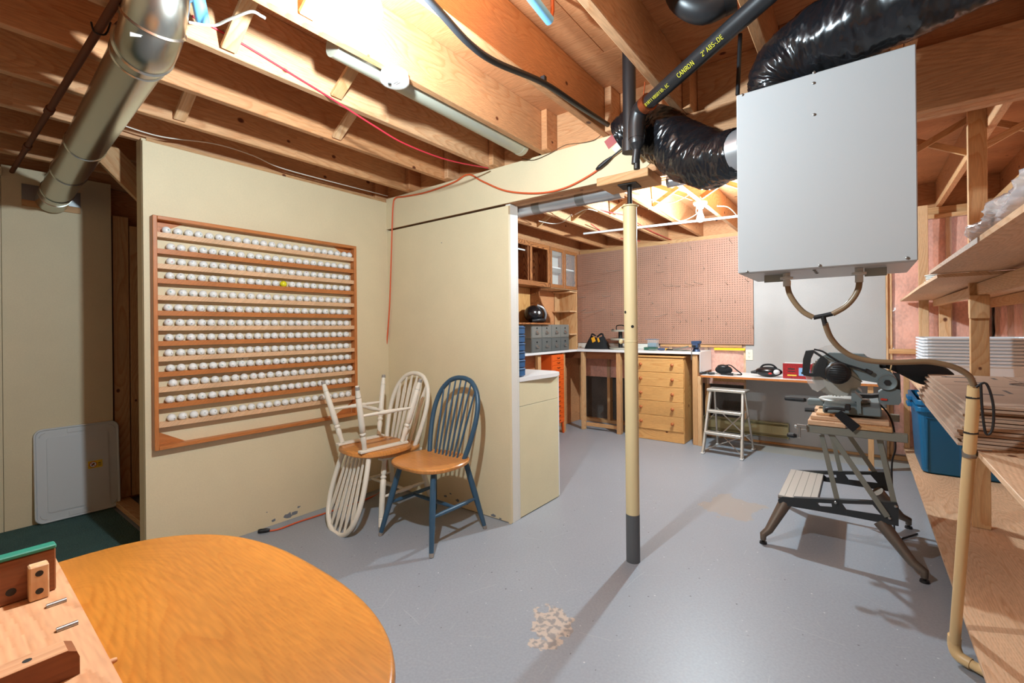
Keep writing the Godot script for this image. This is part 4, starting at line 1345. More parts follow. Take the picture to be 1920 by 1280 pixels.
func support_post() -> void:
	var p := Vector3(-0.978, 0, -2.335)
	var t := thing("support_post", "cream-painted steel jack post with a grey foot holding up the beam", "post", p)
	obj("grey_foot", MB.new().lathe([Vector2(0, 0), Vector2(0.0362, 0), Vector2(0.0362, 0.253)], 32), mats.post_grey, t)
	obj("shaft", MB.new().lathe([Vector2(0.0355, 0.2531), Vector2(0.0355, 1.168), Vector2(0.0355, 1.17), Vector2(0.0365, 1.172), Vector2(0.0365, 1.178), Vector2(0.0355, 1.18), Vector2(0.0355, 1.182), Vector2(0.0355, 1.895)], 32), mats.post_paint, t)
	var fl := MB.new()
	ring_plate(fl, Vector3(0, 1.8951, 0), 0.044, 0.006)
	obj("collar", fl, mats.post_paint, t)
	obj("jack_screw", MB.new().lathe([Vector2(0.0125, 1.901), Vector2(0.0125, 2.004)], 16), mats.dark_steel, t)
	obj("head_plate", MB.new().box(Vector3(0.0, 2.0075, 0), Vector3(0.10, 0.006, 0.10), Basis(Vector3.UP, 0.1), 0.001), mats.dark_steel, t)
	obj("wood_pad", MB.new().box(Vector3(-0.005, 2.0325, -0.005), Vector3(0.285, 0.043, 0.20), Basis(), 0.003, 0, ro()), mats.stud_wood_1, t)
	for e in [[1172.5, 585.5], [1188, 612]]:
		var q := onz(e[0], e[1], p.z)
		var d := Vector3(EYE.x - p.x, 0, EYE.z - p.z).normalized().rotated(Vector3.UP, -0.92 if e[0] < 1180 else 0.22)
		obj("bolt_hole", MB.new().lathe([Vector2(0, 0.0362), Vector2(0.008, 0.0357)], 16, Transform3D(Basis(Vector3.UP.cross(d).normalized(), d, Vector3.UP.cross(d).normalized().cross(d)), Vector3(0, q.y, 0))), mats.slot_dark, t)
	var kp := onz(1166, 640, p.z)
	obj("pin", MB.new().ball(Vector3(kp.x - p.x, kp.y, 0.012), Vector3(0.012, 0.014, 0.01), 10, 6), mats.post_paint, t)

func utility_cabinet() -> void:
	var t := thing("utility_cabinet", "low cream-painted boxed cabinet with a white top behind the partition end", "cabinet")
	obj("body", span(Vector3(-2.7, 0.0, -2.90), Vector3(-1.802, 0.898, -2.419), 0.003), mats.cream_paint, t)
	obj("upper_panel", span(Vector3(-1.8018, 0.736, -2.898), Vector3(-1.787, 0.897, -2.419), 0.001), mats.cream_paint, t)
	obj("lower_panel", span(Vector3(-1.8018, 0.006, -2.898), Vector3(-1.787, 0.733, -2.419), 0.001), mats.cream_paint, t)
	obj("white_edge", span(Vector3(-1.81, 0.01, -2.912), Vector3(-1.787, 0.897, -2.9005), 0.001), mats.white_gloss, t)
	var top := PackedVector2Array([Vector2(-2.7, -2.42), Vector2(-1.783, -2.42), Vector2(-1.76, -2.84), Vector2(-1.79, -2.925), Vector2(-1.86, -2.975), Vector2(-2.7, -2.975)])
	obj("white_top", MB.new().prism(top, 0.899, 0.925, Transform3D(Basis(Vector3(1, 0, 0), Vector3(0, 0, 1), Vector3(0, 1, 0)), Vector3.ZERO)), mats.white_top, t)
	# blue drawers on the cabinet
	var b := thing("drawer_organiser", "tall blue plastic drawer organiser standing on the white cabinet top", "organiser", Vector3(-1.90, 0.926, -2.47))
	obj("case", MB.new().box(Vector3(0, 0.172, 0), Vector3(0.17, 0.34, 0.09), Basis(), 0.003), mats.blue_plastic, b)
	for i in 6:
		var d := obj("drawer", MB.new().box(Vector3(0.090, 0.032 + 0.056 * i, 0), Vector3(0.012, 0.050, 0.084), Basis(), 0.003), mats.blue_plastic, b)
		obj("drawer_lip", MB.new().box(Vector3(0.098, 0.052 + 0.056 * i, 0), Vector3(0.006, 0.008, 0.078), Basis(), 0.002), mats.blue_plastic, d)

func counter() -> void:
	var t := thing("corner_counter", "L-shaped white worktop on stud legs below the pegboard", "worktop")
	var y := 0.985
	var wt := MB.new()
	wt.box(Vector3(-2.200, y - 0.0135, -5.245), Vector3(1.70, 0.027, 0.505), Basis(), 0.004)
	obj("back_worktop", wt, mats.white_top, t)
	obj("side_worktop", MB.new().box(Vector3(-2.925, y - 0.0135, -4.34), Vector3(0.25, 0.027, 1.30), Basis(), 0.004), mats.white_top, t)
	obj("splashback", span(Vector3(-3.05, y + 0.001, -5.497), Vector3(-1.95, y + 0.062, -5.478), 0.002), mats.white_paint, t)
	for e in [[-2.733, -5.03, 0.038], [-2.261, -5.035, 0.052], [-1.395, -5.035, 0.052], [-2.86, -4.22, 0.038], [-2.86, -4.75, 0.03]]:
		obj("leg", span(Vector3(e[0] - e[2] * 0.5, 0.0, e[1] - 0.04), Vector3(e[0] + e[2] * 0.5, y - 0.0275, e[1] + 0.024), 0.002, 1), mats["stud_wood_%d" % (absi(int(e[0] * 10)) % 3)], t)
	obj("front_rail", span(Vector3(-3.04, y - 0.115, -5.12), Vector3(-2.12, y - 0.028, -5.082), 0.002, 0), mats.dark_wood, t)
	obj("bottom_rail", span(Vector3(-2.71, 0.04, -5.09), Vector3(-2.29, 0.08, -5.06), 0.002, 0), mats.stud_wood_1, t)
	obj("end_panel", span(Vector3(-1.352, 0.765, -5.49), Vector3(-1.347, y - 0.002, -5.03), 0.001), mats.white_top, t)
	obj("end_post", span(Vector3(-1.366, 0.0, -5.06), Vector3(-1.328, 0.728, -5.0), 0.002, 1), mats.stud_wood_0, t)
	# dresser
	var d := thing("dresser", "pine five-drawer dresser with round wooden knobs under the worktop", "dresser", Vector3(-1.79, 0, -5.17))
	obj("carcass", MB.new().box(Vector3(0, 0.46, -0.012), Vector3(0.58, 0.915, 0.385), Basis(), 0.003, 1), mats.dresser_wood, d)
	obj("top", MB.new().box(Vector3(0, 0.926, 0.0), Vector3(0.595, 0.016, 0.42), Basis(), 0.003, 0), mats.dresser_wood, d)
	obj("plinth", MB.new().box(Vector3(0, 0.060, 0.1855), Vector3(0.574, 0.115, 0.008), Basis(), 0.001, 0), mats.dresser_wood, d)
	for i in 5:
		var dr := obj("drawer", MB.new().box(Vector3(0, 0.1985 + 0.1585 * i, 0.1905), Vector3(0.572, 0.1555, 0.018), Basis(), 0.003, 0, ro()), mats.dresser_wood, d)
		for s in [-1, 1]:
			obj("knob", MB.new().lathe([Vector2(0.007, 0), Vector2(0.008, 0.012), Vector2(0.017, 0.020), Vector2(0.019, 0.028), Vector2(0.014, 0.036), Vector2(0, 0.039)], 16, Transform3D(Basis(Vector3.RIGHT, PI / 2), Vector3(0.175 * s, 0.205 + 0.1585 * i, 0.1997))), mats.knob_wood, dr)

func hutch() -> void:
	# oak hutch over the side worktop, its front at x = -2.78
	var xf := -2.78
	var xb := -3.055
	var t := thing("oak_hutch", "dark oak desk hutch with open cupboards and curved sides", "hutch")
	var z0 := -3.45
	var z1 := -4.365
	var y0 := 1.715
	var y1 := 2.175
	obj("back", span(Vector3(xb, 1.30, z1), Vector3(xb + 0.01, y1, z0), 0.001, 1), mats.oak_wood, t)
	obj("cupboard_floor", span(Vector3(xb + 0.0105, y0, z1), Vector3(xf - 0.02, y0 + 0.018, z0), 0.001, 2), mats.oak_wood, t)
	obj("cupboard_top", span(Vector3(xb + 0.0105, y1 - 0.018, z1), Vector3(xf - 0.02, y1, z0), 0.001, 2), mats.oak_wood, t)
	for z in [z0 - 0.018, -3.98, z1]:
		obj("cupboard_side", span(Vector3(xb + 0.0105, y0 + 0.0185, z), Vector3(xf - 0.02, y1 - 0.0185, z + 0.018), 0.001, 1), mats.oak_wood, t)
	obj("bottom_rail", span(Vector3(xf - 0.0195, y0 - 0.005, z1), Vector3(xf, y0 + 0.045, z0), 0.002, 2), mats.oak_frame, t)
	obj("top_rail", span(Vector3(xf - 0.0195, y1 - 0.05, z1), Vector3(xf, y1 + 0.002, z0), 0.002, 2), mats.oak_frame, t)
	for z in [z1, -4.02, z0 - 0.04]:
		obj("stile", span(Vector3(xf - 0.0195, y0 + 0.0455, z), Vector3(xf, y1 - 0.0505, z + 0.042), 0.002, 1), mats.oak_frame, t)
	obj("towel_bar", MB.new().tube([Vector3(xf - 0.06, y1 - 0.09, z0 - 0.02), Vector3(xf - 0.06, y1 - 0.09, -3.96)], 0.008, 10), mats.white_gloss, t)
	# curved sides of the open bay below
	var side := PackedVector2Array([Vector2(xb + 0.011, 1.312), Vector2(xf + 0.005, 1.312), Vector2(xf + 0.004, 1.36), Vector2(xf - 0.045, 1.44), Vector2(xf - 0.105, 1.53), Vector2(xf - 0.14, 1.62), Vector2(xf - 0.145, 1.67), Vector2(xf - 0.12, 1.714), Vector2(xb + 0.011, 1.714)])
	for z in [-3.50, -4.365]:
		obj("curved_side", MB.new().prism(side, z, z + 0.018, Transform3D.IDENTITY), mats.oak_wood, t)
	obj("bay_shelf", span(Vector3(xb + 0.011, 1.294, -4.365), Vector3(xf + 0.012, 1.3115, z0), 0.002, 2), mats.oak_frame, t)
	obj("bay_back", span(Vector3(xb + 0.0105, 1.312, -4.34), Vector3(xb + 0.016, 1.714, -3.52), 0.001, 1), mats.dresser_wood, t)
	# glass cupboard
	var g := thing("glass_cupboard", "small oak cupboard with two glass doors and white shelves inside", "cupboard")
	z0 = -4.375
	z1 = -4.985
	obj("case", span(Vector3(xb, y0, z1), Vector3(xb + 0.01, y1, z0), 0.001), mats.white_paint, g)
	for z in [z0 - 0.016, z1]:
		obj("side", span(Vector3(xb + 0.0105, y0, z), Vector3(xf - 0.019, y1, z + 0.016), 0.001), mats.oak_wood, g)
	for y in [y0, y1 - 0.016, 1.945]:
		obj("shelf", span(Vector3(xb + 0.0105, y, z1 + 0.0165), Vector3(xf - 0.024, y + 0.014, z0 - 0.0165), 0.001), mats.white_gloss, g)
	for k in 2:
		var a := z0 - k * 0.306
		var b := a - 0.302
		var d := obj("door_frame", MB.new().box(Vector3(xf - 0.009, y0 + 0.02, (a + b) * 0.5), Vector3(0.018, 0.04, 0.302)).box(Vector3(xf - 0.009, y1 - 0.02, (a + b) * 0.5), Vector3(0.018, 0.04, 0.302)).box(Vector3(xf - 0.009, (y0 + y1) * 0.5, a - 0.02), Vector3(0.018, y1 - y0 - 0.08, 0.04)).box(Vector3(xf - 0.009, (y0 + y1) * 0.5, b + 0.02), Vector3(0.018, y1 - y0 - 0.08, 0.04)), mats.oak_frame, g)
		obj("pane", span(Vector3(xf - 0.011, y0 + 0.041, b + 0.041), Vector3(xf - 0.008, y1 - 0.041, a - 0.041), 0.0), mats.pane_glass, d)
	# little pine shelf unit
	var s := thing("pine_shelf_unit", "narrow pine shelf unit standing on the worktop beside the pegboard", "shelf", Vector3(0, 0.986, 0))
	obj("end_board", span(Vector3(xb, 0, -5.02), Vector3(-2.80, 0.722, -5.002), 0.002, 1), mats.stud_wood_1, s)
	obj("back", span(Vector3(xb, 0.0, -5.0015), Vector3(xb + 0.008, 0.722, -4.89), 0.001, 1), mats.stud_wood_0, s)
	obj("top_board", span(Vector3(xb, 0.7225, -5.02), Vector3(-2.79, 0.7275, -4.40), 0.001, 2), mats.stud_wood_2, s)
	for y in [0.18, 0.46, 0.70]:
		obj("shelf", span(Vector3(xb + 0.009, y, -5.0015), Vector3(-2.802, y + 0.016, -4.845), 0.002, 2), mats.stud_wood_2, s)
	# card files
	var zc := [-4.038, -4.236, -4.434, -4.632]
	for r in 2:
		for c in 2:
			var lab: String = ["dark grey steel card file nearer the partition, bottom of its stack", "dark grey steel card file beside the pine shelf, bottom of its stack", "light grey steel card file nearer the partition, top of its stack", "light grey steel card file beside the pine shelf, top of its stack"][r * 2 + c]
			var f := thing("card_file", lab, "card file", Vector3(-2.93, 0.986 + 0.1535 * r, -4.238 - 0.40 * c), 0, "steel card files on the side worktop")
			var m: Material = mats.file_dark if r == 0 else mats.file_grey
			obj("case", MB.new().box(Vector3(-0.004, 0.0765, 0), Vector3(0.23, 0.152, 0.396), Basis(), 0.002), m, f)
			for k in 2:
				var zz := 0.098 - 0.196 * k
				var d := obj("drawer", MB.new().box(Vector3(0.1135, 0.0765, zz), Vector3(0.006, 0.138, 0.186), Basis(), 0.002), m, f)
				obj("handle", MB.new().box(Vector3(0.126, 0.055, zz), Vector3(0.020, 0.016, 0.05), Basis(), 0.004).box(Vector3(0.118, 0.068, zz), Vector3(0.004, 0.03, 0.042), Basis(), 0.001), mats.steel, d)
				obj("catch", MB.new().lathe([Vector2(0.008, 0), Vector2(0.008, 0.006), Vector2(0, 0.007)], 10, Transform3D(Basis(Vector3.BACK, -PI / 2), Vector3(0.1166, 0.112, zz))), mats.dark_steel, d)
	# orange drawers under the worktop
	var o := thing("orange_drawer_cabinet", "tall narrow orange metal cabinet of small drawers under the worktop", "drawer cabinet", Vector3(-2.93, 0, -4.59))
	obj("case", MB.new().box(Vector3(-0.01, 0.535, 0), Vector3(0.23, 0.81, 0.27), Basis(), 0.003), mats.orange_metal, o)
	for i in 14:
		var d := obj("drawer", MB.new().box(Vector3(0.108, 0.165 + 0.0565 * i, 0), Vector3(0.006, 0.052, 0.25), Basis(), 0.002), mats.orange_metal, o)
		obj("pull", MB.new().tube([Vector3(0.112, 0.172 + 0.0565 * i, -0.03), Vector3(0.122, 0.165 + 0.0565 * i, -0.02), Vector3(0.122, 0.165 + 0.0565 * i, 0.02), Vector3(0.112, 0.172 + 0.0565 * i, 0.03)], 0.003, 6), mats.dark_steel, d)
	for sx in [-1, 1]:
		for sz in [-1, 1]:
			obj("leg", MB.new().bar(Vector3(-0.01 + 0.105 * sx, 0.0, 0.125 * sz), Vector3(-0.01 + 0.10 * sx, 0.13, 0.12 * sz), 0.02, 0.02), mats.orange_metal if sx * sz < 0 else mats.dark_steel, o)
	# helmet in the open bay
	var hp := onx(1003, 585, -2.88)
	var h := thing("helmet", "glossy black helmet lying in the oak hutch bay", "helmet", Vector3(-2.90, 1.312, hp.z))
	var sh := MB.new()
	sh.ball(Vector3(0, 0.098, 0), Vector3(0.095, 0.098, 0.125), 24, 14)
	obj("shell", sh, mats.black_film, h)
	obj("visor", MB.new().tube(spline([Vector3(0.06, 0.03, -0.13), Vector3(0.085, 0.10, -0.115), Vector3(0.075, 0.165, -0.075), Vector3(0.03, 0.195, -0.03)], 5), 0.016, 8), mats.tape_silver, h)
	obj("chin_guard", MB.new().tube(spline([Vector3(0.05, 0.02, 0.10), Vector3(0.10, 0.03, 0.03), Vector3(0.10, 0.03, -0.06), Vector3(0.05, 0.025, -0.12)], 5), 0.02, 10), mats.black_plastic, h)
	obj("badge", MB.new().ball(Vector3(0.088, 0.11, 0.02), Vector3(0.012, 0.02, 0.025), 10, 6), mats.lid_grey, h)

func worktop_things() -> void:
	var y := 0.986
	# tool bag
	var p := onz(1118, 651, -5.22)
	var t := thing("tool_bag", "black open tool bag with yellow pockets on the white worktop", "tool bag", Vector3(p.x, y, -5.25))
	var rows := []
	for i in 9:
		var f := i / 8.0
		var r := []
		var hw := lerpf(0.165, 0.085, pow(f, 1.3))
		var hd := lerpf(0.085, 0.045, f)
		for k in 24:
			var a := TAU * k / 24
			r.append(Vector3(hw * signf(cos(a)) * pow(absf(cos(a)), 0.6), f * (0.13 + 0.03 * absf(cos(a))), hd * signf(sin(a)) * pow(absf(sin(a)), 0.6)))
		rows.append(r)
	obj("body", MB.new().skin(rows, true), mats.black_cloth, t)
	obj("handle", MB.new().tube(spline([Vector3(-0.085, 0.155, 0), Vector3(-0.07, 0.185, 0), Vector3(-0.02, 0.165, 0.01)], 4), 0.010, 8), mats.black_cloth, t)
	obj("handle", MB.new().tube(spline([Vector3(0.0, 0.15, 0), Vector3(0.05, 0.185, 0), Vector3(0.08, 0.18, 0.01), Vector3(0.09, 0.14, 0.01)], 4), 0.011, 8), mats.black_cloth, t)
	obj("pocket", MB.new().box(Vector3(-0.025, 0.115, 0.058), Vector3(0.048, 0.065, 0.008), Basis(Vector3.BACK, 0.45) * Basis(Vector3.RIGHT, -0.25), 0.002), mats.tool_yellow, t)
	obj("pocket", MB.new().box(Vector3(0.045, 0.11, 0.058), Vector3(0.025, 0.055, 0.008), Basis(Vector3.BACK, 0.45) * Basis(Vector3.RIGHT, -0.25), 0.002), mats.tool_yellow, t)
	# three-tier tray
	p = onz(1163, 651, -5.22)
	t = thing("tiered_tray", "three-tier round tray with a carrying handle on the worktop", "tray", Vector3(p.x, y, -5.23))
	for e in [[0.001, 0.135], [0.112, 0.125], [0.215, 0.115]]:
		obj("tray", MB.new().lathe([Vector2(0, e[0]), Vector2(e[1] - 0.01, e[0]), Vector2(e[1], e[0] + 0.022), Vector2(e[1] - 0.004, e[0] + 0.022), Vector2(e[1] - 0.012, e[0] + 0.006), Vector2(0, e[0] + 0.006)], 32), mats.tray_grey, t)
	obj("pole", MB.new().lathe([Vector2(0.026, 0.006), Vector2(0.024, 0.235)], 16), mats.black_plastic, t)
	obj("handle", MB.new().tube(spline([Vector3(-0.05, 0.222, 0), Vector3(-0.046, 0.285, 0), Vector3(0.046, 0.285, 0), Vector3(0.05, 0.222, 0)], 5), 0.007, 8), mats.dark_steel, t)
	obj("tray_knob", MB.new().ball(Vector3(-0.085, 0.238, 0.03), Vector3(0.016, 0.01, 0.012), 10, 6), mats.black_plastic, t)
	# tubs and tools beside the vice
	p = onz(1219, 655, -5.15)
	t = thing("green_case", "small flat green plastic case on the worktop under the blue tub", "case", Vector3(p.x, y, -5.18))
	obj("base", MB.new().box(Vector3(0, 0.011, 0), Vector3(0.14, 0.020, 0.09), Basis(), 0.003), mats.green_plastic, t)
	obj("lid", MB.new().box(Vector3(0, 0.0275, 0), Vector3(0.142, 0.012, 0.092), Basis(), 0.003), mats.green_plastic, t)
	t = thing("plastic_tub", "clear lidded tub with blue contents on the green case", "tub", Vector3(p.x + 0.02, y + 0.034, -5.19))
	obj("contents", MB.new().box(Vector3(0, 0.026, 0), Vector3(0.098, 0.05, 0.078), Basis(), 0.004), mats.teal_plastic, t)
	obj("tub_wall", MB.new().box(Vector3(0, 0.044, 0), Vector3(0.106, 0.085, 0.086), Basis(), 0.004), mats.smoke_plastic, t)
	obj("lid", MB.new().box(Vector3(-0.01, 0.091, 0), Vector3(0.135, 0.007, 0.094), Basis(), 0.002), mats.teal_clear, t)
	p = onz(1242, 653, -5.12)
	t = thing("screwdriver", "screwdriver with a blue and yellow handle on the worktop", "screwdriver", Vector3(p.x, y + 0.0145, -5.12), 0.2)
	obj("handle", MB.new().tube([Vector3(-0.05, 0, 0), Vector3(-0.03, 0, 0), Vector3(0.015, 0, 0), Vector3(0.03, 0, 0)], [0.010, 0.0135, 0.0135, 0.008], 10), mats.vise_blue, t)
	obj("grip_end", MB.new().tube([Vector3(0.031, 0, 0), Vector3(0.05, 0, 0), Vector3(0.056, 0, 0)], [0.012, 0.0135, 0.008], 10), mats.tool_yellow, t)
	obj("blade", MB.new().tube([Vector3(-0.051, 0, 0), Vector3(-0.15, 0, 0)], 0.003, 8), mats.steel, t)
	p = onz(1272, 652, -5.12)
	t = thing("pliers", "long-handled grey pliers lying on the worktop beside the vice", "pliers", Vector3(p.x, y, -5.10), -0.15)
	obj("jaw", MB.new().box(Vector3(-0.09, 0.012, 0), Vector3(0.09, 0.016, 0.02), Basis(), 0.004), mats.dark_steel, t)
	obj("handle", MB.new().tube(spline([Vector3(-0.05, 0.014, 0.004), Vector3(0.03, 0.03, 0.02), Vector3(0.13, 0.055, 0.02)], 4), 0.008, 8), mats.leg_metal, t)
	obj("handle", MB.new().tube(spline([Vector3(-0.05, 0.010, -0.004), Vector3(0.03, 0.010, -0.02), Vector3(0.13, 0.009, -0.025)], 4), 0.008, 8), mats.leg_metal, t)
	# vice
	p = onz(1304, 655, -5.05)
	t = thing("bench_vice", "small blue bench vice clamped at the end of the worktop", "vice", Vector3(p.x, y, -5.08))
	obj("base", MB.new().lathe([Vector2(0, 0), Vector2(0.042, 0), Vector2(0.036, 0.018), Vector2(0.026, 0.04), Vector2(0, 0.04)], 18), mats.vise_blue, t)
	obj("body", MB.new().box(Vector3(0, 0.062, 0), Vector3(0.06, 0.045, 0.11), Basis(), 0.008), mats.vise_blue, t)
	obj("fixed_jaw", MB.new().box(Vector3(0, 0.098, -0.03), Vector3(0.085, 0.032, 0.03), Basis(), 0.004), mats.vise_blue, t)
	obj("moving_jaw", MB.new().box(Vector3(0, 0.098, 0.028), Vector3(0.085, 0.032, 0.028), Basis(), 0.004), mats.vise_blue, t)
	obj("screw", MB.new().tube([Vector3(0, 0.06, 0.05), Vector3(0, 0.06, 0.12)], 0.010, 10), mats.dark_steel, t)
	obj("tommy_bar", MB.new().tube([Vector3(-0.012, 0.085, 0.112), Vector3(-0.02, -0.085, 0.112)], 0.0045, 8), mats.steel, t)

func back_wall_things() -> void:
	# perforated hardboard in two sheets, every hole cut
	var zf := ZW + 0.034
	var t := thing("pegboard", "brown perforated pegboard in two sheets behind the workbench", "pegboard")
	var pitch := 0.0254
	for e in [[-3.05, -1.578], [-1.575, -0.914]]:
		var y0 := 1.052
		var y1 := 2.242
		var nx := int((e[1] - e[0] - 0.01) / pitch)
		var ny := int((y1 - y0 - 0.01) / pitch)
		var mx: float = (e[1] - e[0] - nx * pitch) * 0.5
		var my := (y1 - y0 - ny * pitch) * 0.5
		var m := MB.new()
		var n := Vector3.BACK
		var h := pitch * 0.5
		var r := 0.0041
		var sq := [Vector2(h, 0), Vector2(h, h), Vector2(0, h), Vector2(-h, h), Vector2(-h, 0), Vector2(-h, -h), Vector2(0, -h), Vector2(h, -h)]
		for i in nx:
			for j in ny:
				var c := Vector3(e[0] + mx + (i + 0.5) * pitch, y0 + my + (j + 0.5) * pitch, zf)
				for k in 8:
					var a := TAU * k / 8.0
					var b := TAU * (k + 1) / 8.0
					var p0 := c + Vector3(cos(a) * r, sin(a) * r, 0)
					var p1 := c + Vector3(cos(b) * r, sin(b) * r, 0)
					var q0: Vector2 = sq[k]
					var q1: Vector2 = sq[(k + 1) % 8]
					m.flat([p0, p1, c + Vector3(q1.x, q1.y, 0), c + Vector3(q0.x, q0.y, 0)], n)
					var d := Vector3(0, 0, -0.006)
					m.flat([p0, p1, p1 + d, p0 + d], -(Vector3(cos((a + b) * 0.5), sin((a + b) * 0.5), 0)))
		var gx0: float = e[0] + mx
		var gx1: float = e[1] - mx
		for q in [[e[0], gx0, y0, y1], [gx1, e[1], y0, y1], [gx0, gx1, y0, y0 + my], [gx0, gx1, y1 - my, y1]]:
			m.flat([Vector3(q[0], q[2], zf), Vector3(q[1], q[2], zf), Vector3(q[1], q[3], zf), Vector3(q[0], q[3], zf)], n)
		for q in [[e[0], Vector3.LEFT], [e[1], Vector3.RIGHT]]:
			m.flat([Vector3(q[0], y0, zf), Vector3(q[0], y1, zf), Vector3(q[0], y1, zf - 0.006), Vector3(q[0], y0, zf - 0.006)], q[1])
		for q in [[y0, Vector3.DOWN], [y1, Vector3.UP]]:
			m.flat([Vector3(e[0], q[0], zf), Vector3(e[1], q[0], zf), Vector3(e[1], q[0], zf - 0.006), Vector3(e[0], q[0], zf - 0.006)], q[1])
		obj("hardboard_sheet", m, mats.pegboard, t)
	for x in [-3.03, -2.3, -1.58, -0.94]:
		obj("spacer", span(Vector3(x - 0.012, 1.06, ZW + 0.015), Vector3(x + 0.012, 2.23, zf - 0.0065), 0.001), mats.pegboard if x > -1.0 else mats.stud_wood_1, t)
	obj("base_ledge", span(Vector3(-1.93, 1.016, ZW + 0.002), Vector3(-1.03, 1.050, ZW + 0.02), 0.002, 0), mats.stud_wood_1, t)
	# wire hooks: [pixel x, y, reach, sideways, up]
	var hooks := [[1244, 509, 0.07, -0.06, 0.0], [1261, 536, 0.10, -0.07, 0.01], [1275, 536, 0.10, -0.07, 0.01], [1300, 534, 0.10, -0.06, 0.02], [1317, 532, 0.10, -0.06, 0.02], [1251, 588, 0.12, -0.10, -0.03], [1279, 585, 0.07, -0.04, 0.0], [1373, 456, 0.05, -0.02, 0.04], [1365, 533, 0.05, -0.01, 0.02], [1404, 527, 0.05, -0.02, 0.02], [1296, 467, 0.03, 0.0, 0.02], [1250, 483, 0.03, 0.0, 0.0], [1237, 497, 0.04, 0.0, 0.0], [1321, 503, 0.03, 0, 0], [1219, 550, 0.03, 0, 0], [1225, 568, 0.04, 0, 0], [1352, 565, 0.03, 0, 0.03], [1379, 567, 0.03, 0, 0.02], [1264, 613, 0.03, 0, 0], [1316, 600, 0.03, 0, 0], [1361, 608, 0.03, 0.01, 0.02], [1412, 615, 0.03, 0, 0.03], [1277, 603, 0.03, 0, 0], [1288, 603, 0.03, 0, 0.02], [1330, 596, 0.03, 0, 0], [1346, 593, 0.03, 0, 0], [1130, 527, 0.16, -0.14, 0.0], [1133, 580, 0.20, -0.17, -0.04], [1145, 554, 0.09, -0.07, 0.0], [1098, 556, 0.09, -0.06, 0.0], [1163, 506, 0.13, -0.12, -0.01], [1150, 590, 0.03, 0, 0.02], [1098, 580, 0.09, -0.05, -0.02]]
	for k in hooks.size():
		var e: Array = hooks[k]
		var p := onz(e[0], e[1], zf)
		var tip := p + Vector3(e[3], e[4], e[2])
		var q := [p + Vector3(0, 0, -0.003), p + Vector3(0, -0.004, 0.010), p.lerp(tip, 0.6) + Vector3(0, -0.008, 0), tip + Vector3(0, -0.006, 0), tip + Vector3(0, 0.012, 0.004)]
		var long_: bool = e[2] > 0.06
		tag(obj("peg_hook", MB.new().tube(spline(q, 3), 0.0018, 6), mats.leg_metal), "long wire hook sticking out of the pegboard" if long_ else "short wire hook in the pegboard", "hook", "wire hooks on the pegboard")
	# socket, foam strip and heater
	outlet("ivory wall socket on the drywall at the end of the pegboard", Transform3D(Basis(), onz(1405, 665, ZW + 0.0135)))
	tag(obj("foam_strip", span(Vector3(-1.315, 0.985, ZW + 0.021), Vector3(-0.999, 1.012, ZW + 0.034), 0.002), mats.foam_yellow), "yellow foam strip above the pink insulation beside the socket", "foam strip")
	var h := thing("baseboard_heater", "beige electric baseboard heater low on the back wall", "heater", Vector3(-1.01, 0.085, ZW + 0.0135))
	obj("casing", MB.new().box(Vector3(0, 0.078, 0.008), Vector3(0.82, 0.156, 0.014), Basis(), 0.001), mats.heater_beige, h)
	obj("front_panel", MB.new().box(Vector3(0, 0.080, 0.050), Vector3(0.82, 0.085, 0.006), Basis(Vector3.RIGHT, -0.08), 0.001), mats.heater_beige, h)
	obj("top_cover", MB.new().box(Vector3(0, 0.153, 0.032), Vector3(0.82, 0.006, 0.046), Basis(Vector3.RIGHT, 0.15), 0.001), mats.heater_beige, h)
	obj("bottom_cover", MB.new().box(Vector3(0, 0.006, 0.030), Vector3(0.82, 0.006, 0.03), Basis(), 0.001), mats.heater_beige, h)
	for s in [-1, 1]:
		obj("end_cap", MB.new().box(Vector3(0.4125 * s, 0.078, 0.032), Vector3(0.006, 0.156, 0.06), Basis(), 0.001), mats.heater_beige, h)
	obj("junction_cover", MB.new().box(Vector3(0.335, 0.080, 0.0545), Vector3(0.145, 0.087, 0.003), Basis(Vector3.RIGHT, -0.08), 0.001), mats.heater_beige, h)
	obj("element", MB.new().box(Vector3(0, 0.075, 0.027), Vector3(0.80, 0.06, 0.02), Basis(), 0.002), mats.dark_steel, h)
	# low white bench
	var b := thing("low_bench", "low white bench top along the drywall behind the step stool", "bench")
	obj("top", span(Vector3(-1.325, 0.730, -5.49), Vector3(0.12, 0.748, -4.955), 0.002, 0), mats.white_top, b)
	obj("front_edge", span(Vector3(-1.325, 0.728, -4.9545), Vector3(0.12, 0.7485, -4.946), 0.001, 0), mats.rack_wood, b)
	obj("ledger", span(Vector3(-1.32, 0.64, ZW + 0.021), Vector3(-1.0, 0.7295, ZW + 0.055), 0.002, 0), mats.stud_wood_1, b)
	obj("leg", span(Vector3(0.045, 0.0, -5.02), Vector3(0.085, 0.7295, -4.97), 0.002, 1), mats.stud_wood_1, b)
	var by := 0.749
	var p := onz(1362, 703, -5.12)
	var k2 := thing("camera_case", "black camera case with a looped strap on the low bench", "camera case", Vector3(p.x, by, -5.14))
	obj("case", MB.new().ball(Vector3(-0.03, 0.048, 0), Vector3(0.085, 0.048, 0.05), 18, 10), mats.black_cloth, k2)
	obj("flap", MB.new().ball(Vector3(-0.035, 0.078, 0.01), Vector3(0.06, 0.028, 0.045), 16, 8), mats.black_plastic, k2)
	obj("strap", MB.new().tube(spline([Vector3(-0.02, 0.095, 0.0), Vector3(0.04, 0.10, 0.02), Vector3(0.10, 0.055, 0.03), Vector3(0.145, 0.012, 0.02), Vector3(0.10, 0.010, 0.05), Vector3(0.03, 0.009, 0.075), Vector3(-0.04, 0.009, 0.08)], 5), 0.006, 6), mats.black_cloth, k2)
